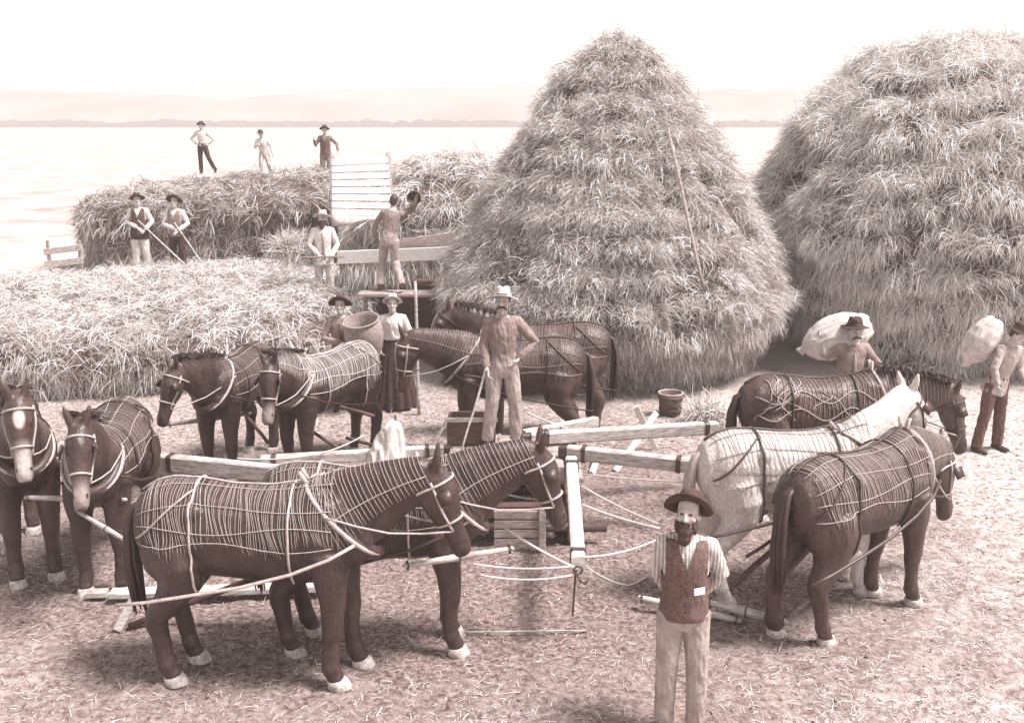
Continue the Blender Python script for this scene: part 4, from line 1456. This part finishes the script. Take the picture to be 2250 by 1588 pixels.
def basket():
    c = G(812, 898) + Vector((0, -.28, 0))
    T = empty('basket', (c.x, c.y, 1.17))
    T.rotation_euler = (R(14), R(-8), 0)
    tag(T, 'big round wicker basket held between the man and the woman', 'basket')
    mb = MB()
    prof = [(.16, -.27), (.20, -.25)] + [(.205 + .075 * math.sin((k / 20) * math.pi * .85) + .006 * (k % 2), -.24 + .5 * k / 20) for k in range(21)]
    mb.lathe(prof + [(.235, .25), (.22, .0), (.15, -.24)], 30, fn=lambda p, t: p * (1 + .012 * math.sin(t * 15 + p.z * 60)), close=False)
    mb.lathe([(.001, -.255), (.16, -.262)], 30, close=False)
    mb.build('wickerwork', basket_m, T)
    r_ = MB()
    r_.tube([Vector((.262 * math.cos(t), .262 * math.sin(t), .265)) for t in np.linspace(0, 2 * math.pi, 25)], .014, 7)
    r_.build('rim', wood_m, T)
basket()

def pole(name, label, cat, a, b, r, m, r2=None, group=None, tines=False):
    mb = MB()
    a, b = Vector(a), Vector(b)
    k = 7
    pts = [a.lerp(b, i / (k - 1)) + Vector(noise.noise_vector(a * 2 + Vector((i * .6, 0, 0)))) * (r * .5) for i in range(k)]
    r2 = r2 or r
    mb.tube(pts, [r + (r2 - r) * i / (k - 1) for i in range(k)], 8)
    if not tines:
        o = mb.build(name, m)
        return tag(o, label, cat, group)
    T = empty(name, a)
    tag(T, label, cat, group)
    mb.v = [tuple(Vector(v) - a) for v in mb.v]
    mb.build('handle', m, T)
    d = (b - a).normalized()
    sx_ = d.cross(Vector((0, 1, 0))).normalized()
    for s in (-1, 0, 1):
        t_ = MB()
        e = b - a
        t_.tube([e - d * .02, e + sx_ * (s * .07) + d * .04, e + sx_ * (s * .09) + d * .18, e + sx_ * (s * .085) + d * .30], [.009, .008, .007, .003], 6)
        t_.build('tine', iron, T)
    return T
def hand(p, rz, H, loc):
    return Vector(p) + rotz(R(rz)) @ (Vector(loc) * (H / 1.75))
h7 = hand(p7, 10, 1.74, (.12, -.26, 1.12))
e7 = AY(432, 606, 21.6)
pole('hay_fork', 'hay fork slanting from the hands of the man in pale trousers', 'hay fork', h7 - (e7 - h7).normalized() * .15, e7, .017, wood_w, group='hay forks', tines=True)
h8 = hand(p8, -4, 1.70, (.14, -.28, 1.10))
e8 = AY(458, 598, 21.8)
pole('hay_fork', 'hay fork leaning from the hands of the man in dark trousers', 'hay fork', h8 - (e8 - h8).normalized() * .12, e8, .017, wood_w, group='hay forks', tines=True)
h5 = hand(p5, 8, 1.72, (-.10, -.22, .93))
e5 = AY(612, 566, 19.2)
pole('hay_fork', 'hay fork held level by the bearded man in the light coat', 'hay fork', h5 - (e5 - h5).normalized() * .5, e5, .017, wood_m, group='hay forks', tines=True)
h2 = hand((p2.x, p2.y, .70), 4, 1.76, (-.21, -.18, .85))
e2 = Vector((h2.x - .27, h2.y - .25, .72))
pole('whip_stick', 'long thin stick held down in the hand of the driver', 'stick', h2 - (e2 - h2).normalized() * .12, e2, .015, wood_w, .010)
a = G(921, 912)
pole('upright_pole', 'slim upright pole beside the woman in the dark skirt', 'pole', a, AY(912, 618, a.y + .15), .026, wood_w, .020)
# round scoop in the raised hand
hs_ = hand(p6, 176, 1.72, (-.40, -.06, 1.92))
def scoop():
    c = AY(909, 437, 18.75)
    T = empty('scoop', c)
    T.rotation_euler = (R(62), R(18), 0)
    tag(T, 'round dark scoop lifted up by the man at the threshing table', 'scoop')
    mb = MB()
    mb.lathe([(.13, .05), (.12, .0), (.09, -.05), (.01, -.06), (.01, -.05), (.085, -.04), (.112, .0), (.12, .05), (.13, .05)], 24, close=False)
    mb.build('bowl', leather, T)
    h = MB()
    inv = T.rotation_euler.to_matrix().transposed()
    wr = Vector(p6) + rotz(R(176)) @ (Vector((-.40, -.06, 1.80)) * (1.72 / 1.75))
    h.tube([inv @ (wr - c), inv @ (wr - c) * .5, inv @ ((wr - c).normalized() * .12)], .014, 7)
    h.build('handle', wood_d, T)
scoop()
# ------------------------------------------------------------------ the horse gear in the middle of the ring
GC = Vector((.02, 10.75, 0))
def gear():
    T = empty('horse_gear', GC)
    tag(T, 'low timber horse gear with plank deck and iron bull wheel under the driver', 'horse gear')
    f = MB()
    for x in (-.62, .62):
        f.beam((x, -.75, .16), (x, .95, .16), .14, .20)
    for y in (-.60, .10, .80):
        f.beam((-.55, y, .345), (.55, y, .345), .12, .16)
    f.beam((-.62, -.62, .28), (-.62, -.62, .62), .12, .12, up=(0, 1, 0))
    f.beam((.62, -.62, .28), (.62, -.62, .62), .12, .12, up=(0, 1, 0))
    f.beam((-.62, .82, .28), (-.62, .82, .62), .12, .12, up=(0, 1, 0))
    f.beam((.62, .82, .28), (.62, .82, .62), .12, .12, up=(0, 1, 0))
    f.build('frame', wood_d, T, smooth=False)
    d = MB()
    for k in range(8):
        x = -.63 + k * .18
        d.beam((x, -.62 + .02 * (k % 3), .665), (x, .90, .665), .165, .045)
    d.build('deck', wood_m, T, smooth=False)
    wv = MB()
    rp = [Vector((.50 * math.cos(t), .10 + .50 * math.sin(t), .50)) for t in np.linspace(0, 2 * math.pi, 49)]
    wv.tube(rp, .045, 8)
    for k in range(36):
        t = 2 * math.pi * k / 36
        wv.box((.55 * math.cos(t), .10 + .55 * math.sin(t), .50), (.05, .03, .07), rotz(t))
    for k in range(6):
        t = 2 * math.pi * k / 6
        wv.beam((.08 * math.cos(t), .10 + .08 * math.sin(t), .50), (.48 * math.cos(t), .10 + .48 * math.sin(t), .50), .06, .05)
    wv.lathe([(.10, .40), (.12, .42), (.12, .58), (.07, .60), (.05, .64)], 18, Matrix.Translation((0, .10, 0)))
    wv.build('bull_wheel', iron, T)
    # slatted front of the carriage
    s = MB()
    for k, z in enumerate((.10, .20, .30, .40)):
        s.beam((-.20, -.86, z), (.255, -.86, z), .03, .085)
    s.build('slatted_panel', wood_m, T, smooth=False)
    p = MB()
    p.beam((.285, -.87, .03), (.285, -.87, .47), .07, .05, up=(0, 1, 0))
    p.build('corner_board', wood_w, T, smooth=False)
    ax = MB()
    ax.tube([(-.95, -.70, .20), (.95, -.70, .20)], .05, 10)
    ax.build('axle', iron, T)
gear()

def toolbox():
    c = AY(1036, 985, 11.30)
    c.z = .70
    T = empty('tool_box', (c.x, 11.45, .69))
    tag(T, 'dark open box with a pale top board on the gear deck, left of the driver', 'box')
    b = MB()
    for x, y, sx_, sy_ in ((0, -.20, .54, .03), (0, .20, .54, .03), (-.255, 0, .03, .37), (.255, 0, .03, .37)):
        b.box((x, y, .15), (sx_, sy_, .27))
    b.box((0, 0, .02), (.50, .36, .03))
    b.build('case', wood_d, T, smooth=False)
    r_ = MB()
    r_.box((0, -.20, .303), (.60, .075, .035))
    r_.build('top_board', wood_w, T, smooth=False)
    q = MB()
    q.beam((-.285, -.22, .26), (-.44, -.24, .02), .07, .025)
    q.build('brace', wood_w, T, smooth=False)
toolbox()

def canvas():
    c = G(862, 1085)
    T = empty('canvas_cover', (c.x, 11.05, 0))
    tag(T, 'white canvas draped over a stake beyond the neck of the nearest horse', 'canvas')
    m = MB()
    rings = []
    for z, a, b_, ox in ((.25, .25, .18, 0), (.45, .23, .165, 0), (.65, .19, .14, .015), (.85, .135, .10, .05), (.98, .08, .06, .085), (1.03, .03, .03, .10)):
        rings.append((Vector((ox, 0, z)), Vector((a, 0, 0)), Vector((0, b_, 0))))
    m.loft(rings, 24)
    link('cloth', remesh(m, .014, 2, (.028, 7, 1.5, 4)), cl_white, T)
    st = MB()
    st.tube([(.15, .02, 0), (.14, .02, .5), (.115, .01, 1.10)], .013, 8)
    st.build('stake', wood_d, T)
canvas()

def sweep(label, a, b, wd=.12, ht=.15, cap=True):
    a, b = Vector(a), Vector(b)
    T = empty('sweep_beam', a)
    tag(T, label, 'beam', 'sweep beams of the horse gear')
    m = MB()
    m.beam((0, 0, 0), b - a, wd, ht, wob=.006)
    m.build('timber', wood_x if 'end pointing' in label else wood_w, T, smooth=False)
    if cap:
        d = (b - a).normalized()
        c = MB()
        c.beam(d * .16, d * .20, wd + .03, ht + .03)
        c.beam(-d * .10, d * .0, wd * .7, ht * .8)
        L = (b - a).length
        c.beam(d * (L - .16), d * (L - .11), wd + .02, ht + .02)
        c.build('iron_band', iron, T, smooth=False)
    return T
sweep('white beam end pointing at the camera right of the second horse\'s nose', G(1255, 1012, .80), G(1271, 1236, .72), .115, .12)
sweep('long pale beam reaching left behind the nearest horse', G(960, 1075, .74), G(352, 1013, .78), .12, .17)
sweep('upper pale beam running right from the driver\'s feet towards the roped horse', G(1166, 962, .78), G(1575, 938, .78), .12, .14)
sweep('lower pale beam pointing right at the rump of the grey horse', G(1248, 992, .76), G(1520, 1022, .74), .12, .15)
sweep('pale beam low behind the legs of the two horses by the near hay heap', G(975, 988, .66), G(575, 1012, .60), .11, .12)
sweep('thin beam running back from the gear to the pair behind the driver', G(1150, 955, .74), G(1310, 925, .70), .10, .12, cap=False)

YK = 'wooden yokes and swingletrees'
def yoke(label, a, b, r=.026, m=wood_m, group=YK, name='neck_yoke', cat='yoke'):
    a, b = Vector(a), Vector(b)
    T = empty(name, a)
    tag(T, label, cat, group)
    mb = MB()
    d = b - a
    mb.tube([Vector((0, 0, 0)), d * .04, d * .25, d * .5, d * .75, d * .96, d], [r * .7, r * .8, r * .95, r * 1.25, r * .95, r * .8, r * .7], 9, round_ends=True)
    mb.build('bar', m, T)
    for t in (.03, .5, .97):
        rg = MB()
        x = d.normalized()
        y = x.orthogonal().normalized()
        z = x.cross(y)
        rr_ = r * 1.35
        rg.tube([d * t + y * (rr_ * math.cos(u)) + z * (rr_ * math.sin(u)) for u in np.linspace(0, 2 * math.pi, 13)], .007, 5)
        rg.build('ring', iron, T)
    return T
yoke('pale neck yoke hung before the two horses at the left edge', AY(57, 1092, 8.95), AY(276, 1097, 8.95), .026, wood_w)
yoke('pale slanting pole from the left yoke to the rump of the nearest horse', AY(166, 1120, 8.75), AY(302, 1202, 8.45), .020, wood_w, name='lead_pole', cat='pole')
yoke('neck yoke across the chests of the two horses by the near hay heap', AY(368, 932, 12.55), AY(550, 907, 12.75), .030, wood_m)
yoke('pale swingletree hanging before the chest of the second horse', AY(888, 1242, 7.55), AY(1126, 1204, 7.85), .026, wood_w)
yoke('pale doubletree lying at the hind feet of the dark brown horse', G(1556, 1322, .14), G(1728, 1364, .13), .034, wood_w, name='doubletree', cat='bar')
yoke('short pale bar on the ground behind the legs of the bearded man', G(1405, 1312, .12), G(1625, 1362, .04), .034, wood_w, name='swingletree', cat='bar')

def gp(name, label, cat, a, b, r, m, r2=None, group=None):
    return pole(name, label, cat, a, b, r, m, r2, group)
a = G(286, 1374, .03)
gp('draught_pole', 'dark pole slanting up from the ground behind the nearest horse', 'pole', a, AY(640, 1238, 8.35), .030, wood_d)
a = G(1582, 1308, .06)
gp('draught_pole', 'dark pole rising right from beside the bearded man\'s hip', 'pole', a, AY(1740, 1172, 9.0), .028, wood_d)
gp('draught_pole', 'short dark pole under the belly of the grey horse', 'pole', AY(1592, 1204, 9.0), AY(1685, 1120, 9.4), .026, wood_d)
gp('draught_pole', 'pale pole slanting from the doubletree up the flank of the dark brown horse', 'pole', G(1728, 1360, .14), AY(1892, 1212, 7.95), .020, wood_m)
gp('draught_pole', 'dark pole running right from the shoulder of the horse under the pale net', 'pole', AY(652, 866, 12.75), AY(822, 914, 12.2), .024, wood_d)
gp('draught_pole', 'dark pole slanting down between the two horses by the near hay heap', 'pole', AY(542, 915, 12.6), AY(590, 972, 12.3), .022, wood_d)
gp('draught_pole', 'dark pole slanting down behind the fore legs of the horse under the pale net', 'pole', AY(672, 938, 12.7), AY(745, 985, 12.2), .022, wood_d)
gp('draught_pole', 'dark pole leading from the gear to the white canvas', 'pole', AY(762, 962, 11.7), AY(850, 984, 11.3), .022, wood_d)
gp('ground_stick', 'thin straight stick lying on the ground under the white beam end', 'stick', G(1008, 1388, .03), G(1288, 1384, .03), .008, wood_w)
gp('iron_rod', 'thin dark rod hanging from the white beam end', 'rod', G(1266, 1246, .66), AY(1258, 1352, G(1266, 1246, .66).y + .02), .009, iron)
def plank(label, a, b, wd, ht, m=wood_w, up=(0, 0, 1)):
    o = MB()
    o.beam(a, b, wd, ht, up=up, wob=.004)
    o = o.build('plank', m, smooth=False)
    return tag(o, label, 'plank', 'loose planks')
plank('long white plank lying behind the legs of the nearest horse', G(243, 1303, .09), G(705, 1288, .09), .14, .055)
a = G(258, 1384, .02)
plank('white board propped up aslant behind the tail of the nearest horse', a, AY(330, 1246, a.y + .22), .075, .03, up=(0, -1, .3))
plank('short white block lying by the hooves of the second horse from left', G(192, 1303, .05), G(236, 1302, .05), .10, .06)

def rope(label, pts, r=.010, sag=.05):
    pts = [Vector(p) for p in pts]
    res = []
    for i in range(len(pts) - 1):
        k = 9
        for q in range(k + (i == len(pts) - 2)):
            t = q / k
            res.append(pts[i].lerp(pts[i + 1], t) - Vector((0, 0, sag * 4 * t * (1 - t))))
    m = MB()
    m.tube(res, r, 6)
    o = m.build('rope', rope_m)
    return tag(o, label, 'rope', 'draught ropes')
hk = G(1270, 1238, .74)
rope('rope slanting from the second horse\'s collar down to the white beam end', [AY(1108, 1158, 8.1), hk + Vector((-.03, 0, -.03))], .012, .02)
rope('upper of the two slack ropes from the swingletree to the white beam end', [AY(1040, 1238, 7.7), hk + Vector((-.05, 0, -.02))], .008, .03)
rope('lower of the two slack ropes from the swingletree to the white beam end', [AY(1055, 1262, 7.7), hk + Vector((-.05, -.02, -.09))], .008, .04)
rope('rope from the white beam end to behind the bearded man\'s arm', [hk + Vector((.03, 0, .06)), AY(1450, 1182, 8.3)], .010, .04)
rope('thicker rope slanting to the shoulder of the bearded man', [G(1280, 1108, .74), AY(1448, 1160, 8.6)], .014, .02)
rope('thin rope just above the one at the bearded man\'s shoulder', [G(1280, 1068, .78), AY(1446, 1150, 8.8)], .010, .02)
rope('thin level rope from the beam to the rump of the grey horse', [G(1280, 1040, .80), AY(1545, 1058, 8.9)], .008, .02)
rope('slack rope crossing behind the two horses by the near hay heap', [AY(520, 1006, 10.6), AY(690, 998, 10.9), AY(800, 955, 11.4)], .008, .03)
rope('rope from the gear to the rump of the netted horse behind the driver', [AY(1155, 905, 11.9), AY(1330, 968, 11.6)], .011, .02)
rope('slack rope lying on the trodden ground before the bearded man', [G(1290, 1245, .3), G(1380, 1285, .03), G(1450, 1240, .25)], .009, .03)

def hook():
    T = empty('hook', hk)
    tag(T, 'iron hook and ring on the outer end of the white beam', 'hook')
    m = MB()
    m.tube([Vector((.035 * math.cos(u), .0, -.055 + .035 * math.sin(u))) for u in np.linspace(0, 2 * math.pi, 17)], .010, 6)
    m.build('ring', iron, T)
    m = MB()
    m.tube([(0, -.02, -.08), (.02, -.03, -.14), (.06, -.03, -.16), (.085, -.03, -.12)], .011, 6)
    m.build('shank', iron, T)
hook()

def trestle():
    o = G(1395, 1012)
    T = empty('trestle', o)
    tag(T, 'crossed white stakes standing between the two right hand beams', 'trestle')
    for (a, b) in ((G(1352, 1034), AY(1442, 906, o.y + .15)), (G(1440, 985), AY(1397, 892, o.y + .30)), (G(1300, 1040), AY(1318, 990, o.y + .1))):
        m = MB()
        m.beam(a - o, b - o, .075, .045, up=(0, 1, 0))
        m.build('stake', wood_x, T, smooth=False)
trestle()

def bucket():
    c = G(1472, 912)
    T = empty('bucket', c)
    tag(T, 'dark wooden bucket at the foot of the tall stack', 'bucket')
    m = MB()
    m.lathe([(.001, .02), (.15, .0), (.185, .34), (.165, .34), (.135, .03), (.001, .03)], 24, close=False)
    m.build('staves', wood_d, T)
    for z, r_ in ((.08, .163), (.26, .181)):
        h = MB()
        h.lathe([(r_, z), (r_ + .006, z + .005), (r_ + .010, z + .035), (r_ + .004, z + .04)], 24, close=False)
        h.build('hoop', iron, T)
    r2 = MB()
    r2.tube([(.175 * math.cos(u), .175 * math.sin(u), .345) for u in np.linspace(0, 2 * math.pi, 25)], .012, 6)
    r2.build('rim', wood_w, T)
bucket()

def bundle(name, label, cat, c, r, n, m=straw_b, L=.4):
    d = rng.normal(size=(n, 3))
    d /= np.linalg.norm(d, axis=1, keepdims=True)
    P = np.array(c) + d * np.array(r) * rng.random((n, 1)) ** .4
    tg = np.cross(d, rng.normal(size=(n, 3)))
    v, q, t = strands(P, tg + d * .25, L * (.5 + .7 * rng.random(n)), np.full(n, .011), .2 + .5 * rng.random(n), np.clip(rng.normal(.5, .25, n), 0, 1))
    k = MB()
    k.ell(c, [x * .85 for x in r])
    ev = np.array(k.v)
    o0 = len(ev)
    quads = [f for f in k.f if len(f) == 4]
    me = np_mesh(name, np.concatenate([ev, v]), np.concatenate([np.array(quads), q + o0]), np.concatenate([np.full(o0, .1), t]))
    mi = np.ones(len(me.polygons), np.int32)
    mi[:len(quads)] = 0
    me.polygons.foreach_set('material_index', mi)
    o = link(name, me, [hay_core, m])
    return tag(o, label, cat)
bundle('hay_bundle', 'tuft of hay on the end of the fork held level', 'hay', tuple(AY(640, 545, 19.3)), (.33, .25, .20), 900)
c = G(1560, 936)
bundle('straw_pile', 'small pile of straw at the outer end of the upper right beam', 'straw', (c.x, c.y + .1, .08), (.30, .26, .20), 900)

# ------------------------------------------------------------------ threshing machine
def thresher():
    a, b = AY(745, 572, 19.5), AY(992, 570, 19.1)
    c = (a + b) / 2
    T = empty('threshing_table', (c.x, c.y, 0))
    tag(T, 'long white feeding table of the threshing machine under the raised scoop', 'table')
    o = Vector((c.x, c.y, 0))
    ht = a.z + .10
    x0, x1 = a.x - c.x, b.x - c.x
    m = MB()
    m.beam((x0, .02, ht - .02), (x1, -.12, ht + .08), .05, .24)
    m.build('side_board', wood_x, T, smooth=False)
    m = MB()
    for k in range(4):
        m.beam((x0, .18 + .21 * k, ht - .05), (x1, .05 + .21 * k, ht + .05), .20, .035)
    m.build('table_top', wood_x, T, smooth=False)
    m = MB()
    m.beam((x0 + 1.0, 1.0, ht + .05), (x1, .90, ht + .20), .04, .30)
    m.build('back_board', wood_m, T, smooth=False)
    for x in (x0 + .08, x1 - .12):
        for y in (.10, .82):
            q = MB()
            q.beam((x, y, 0), (x, y, ht - .10), .10, .10, up=(0, 1, 0))
            q.build('leg', wood_d, T, smooth=False)
    m = MB()
    m.box((.05, .75, .62), (x1 - x0 - .3, .9, 1.1))
    m.build('drum_housing', wood_d, T, smooth=False)
    n = 1500
    P = np.stack([rng.uniform(x0 + .05, x0 + 1.35, n), rng.uniform(-.02, .22, n), rng.uniform(ht - .36, ht - .10, n)], 1)
    v, q_, t = strands(P, rng.normal(size=(n, 3)) * .3 + np.array([0, -.25, -1]), rng.uniform(.15, .42, n), np.full(n, .012), np.full(n, .4), np.clip(rng.normal(.45, .25, n), 0, 1))
    link('hanging_straw', np_mesh('hanging_straw', v, q_, t), straw_b, T)
    # standing board for the feeder
    s = MB()
    zs = p6.z - .03
    s.beam((-.55, -.80, zs), (.95, -.85, zs), .50, .05)
    for x in (-.45, .85):
        s.beam((x, -.82, 0), (x, -.82, zs - .03), .07, .07, up=(0, 1, 0))
    s.build('standing_board', wood_m, T, smooth=False)
thresher()

def chute():
    A_, B_ = AY(731, 474, 21.6), AY(862, 478, 21.6)
    C_, D_ = AY(729, 350, 22.6), AY(852, 344, 22.6)
    o = Vector(((A_.x + B_.x) / 2, 21.6, 0))
    T = empty('straw_chute', o)
    tag(T, 'pale slatted board chute rising behind the man in the light coat', 'chute')
    m = MB()
    k = 8
    for i in range(k):
        t0, t1 = i / k + .012, (i + 1) / k - .012
        l0, l1 = A_.lerp(C_, t0) - o, A_.lerp(C_, t1) - o
        r0, r1 = B_.lerp(D_, t0) - o, B_.lerp(D_, t1) - o
        lc, rc = (l0 + l1) / 2, (r0 + r1) / 2
        m.beam(lc, rc, .03, (l1 - l0).length, up=(l1 - l0).normalized())
    m.build('slats', wood_x, T, smooth=False)
    for p_, q_ in ((A_, C_), (B_, D_)):
        s = MB()
        d_ = (q_ - p_).normalized()
        s.beam(p_ - o - d_ * .1 + Vector((0, .06, 0)), q_ - o + d_ * .08 + Vector((0, .06, 0)), .09, .07)
        s.build('rail', wood_m, T, smooth=False)
    for p_, q_ in ((A_, C_), (B_, D_)):
        s = MB()
        e = p_.lerp(q_, .75) - o + Vector((0, .15, 0))
        s.beam(Vector((e.x, e.y, 0)), e, .09, .09, up=(0, 1, 0))
        s.build('leg', wood_d, T, smooth=False)
    # sagging canvas apron below the slats
    s = MB()
    V_, F_ = [], []
    for i in range(15):
        t = i / 14
        p_ = A_.lerp(B_, t) - o
        for jx, dz in enumerate((.02, -.06 - .05 * math.sin(t * 7), -.13 - .07 * math.sin(t * 6 + 1))):
            V_.append((p_.x, p_.y - .05 - .03 * jx, p_.z + dz))
    for i in range(14):
        for jx in range(2):
            q0 = i * 3 + jx
            F_.append((q0, q0 + 1, q0 + 4, q0 + 3))
    s.add(V_, F_)
    ob = s.build('canvas_apron', cl_stripe, T)
    md = ob.modifiers.new('s', 'SOLIDIFY')
    md.thickness = .012
chute()

def rack():
    o = AY(142, 620, 25.5)
    o.z = 0
    T = empty('plank_rack', o)
    tag(T, 'pale plank rack standing at the left end of the far hay heap', 'rack')
    zb = AY(142, 618, 25.5).z
    m = MB()
    for k in range(3):
        m.beam((-.45, .02 * k, zb + .12 + .30 * k), (.50, .0, zb + .20 + .32 * k), .04, .15)
    m.build('rails', wood_w, T, smooth=False)
    for x in (-.35, .42):
        q = MB()
        q.beam((x, .06, 0), (x, .06, zb + 1.0), .07, .07, up=(0, 1, 0))
        q.build('post', wood_m, T, smooth=False)
rack()

pole('long_pole', 'long thin pole lying against the slope of the tall stack', 'pole', AY(1468, 285, 16.35), AY(1545, 630, 14.75), .022, wood_m, .028)
haze()
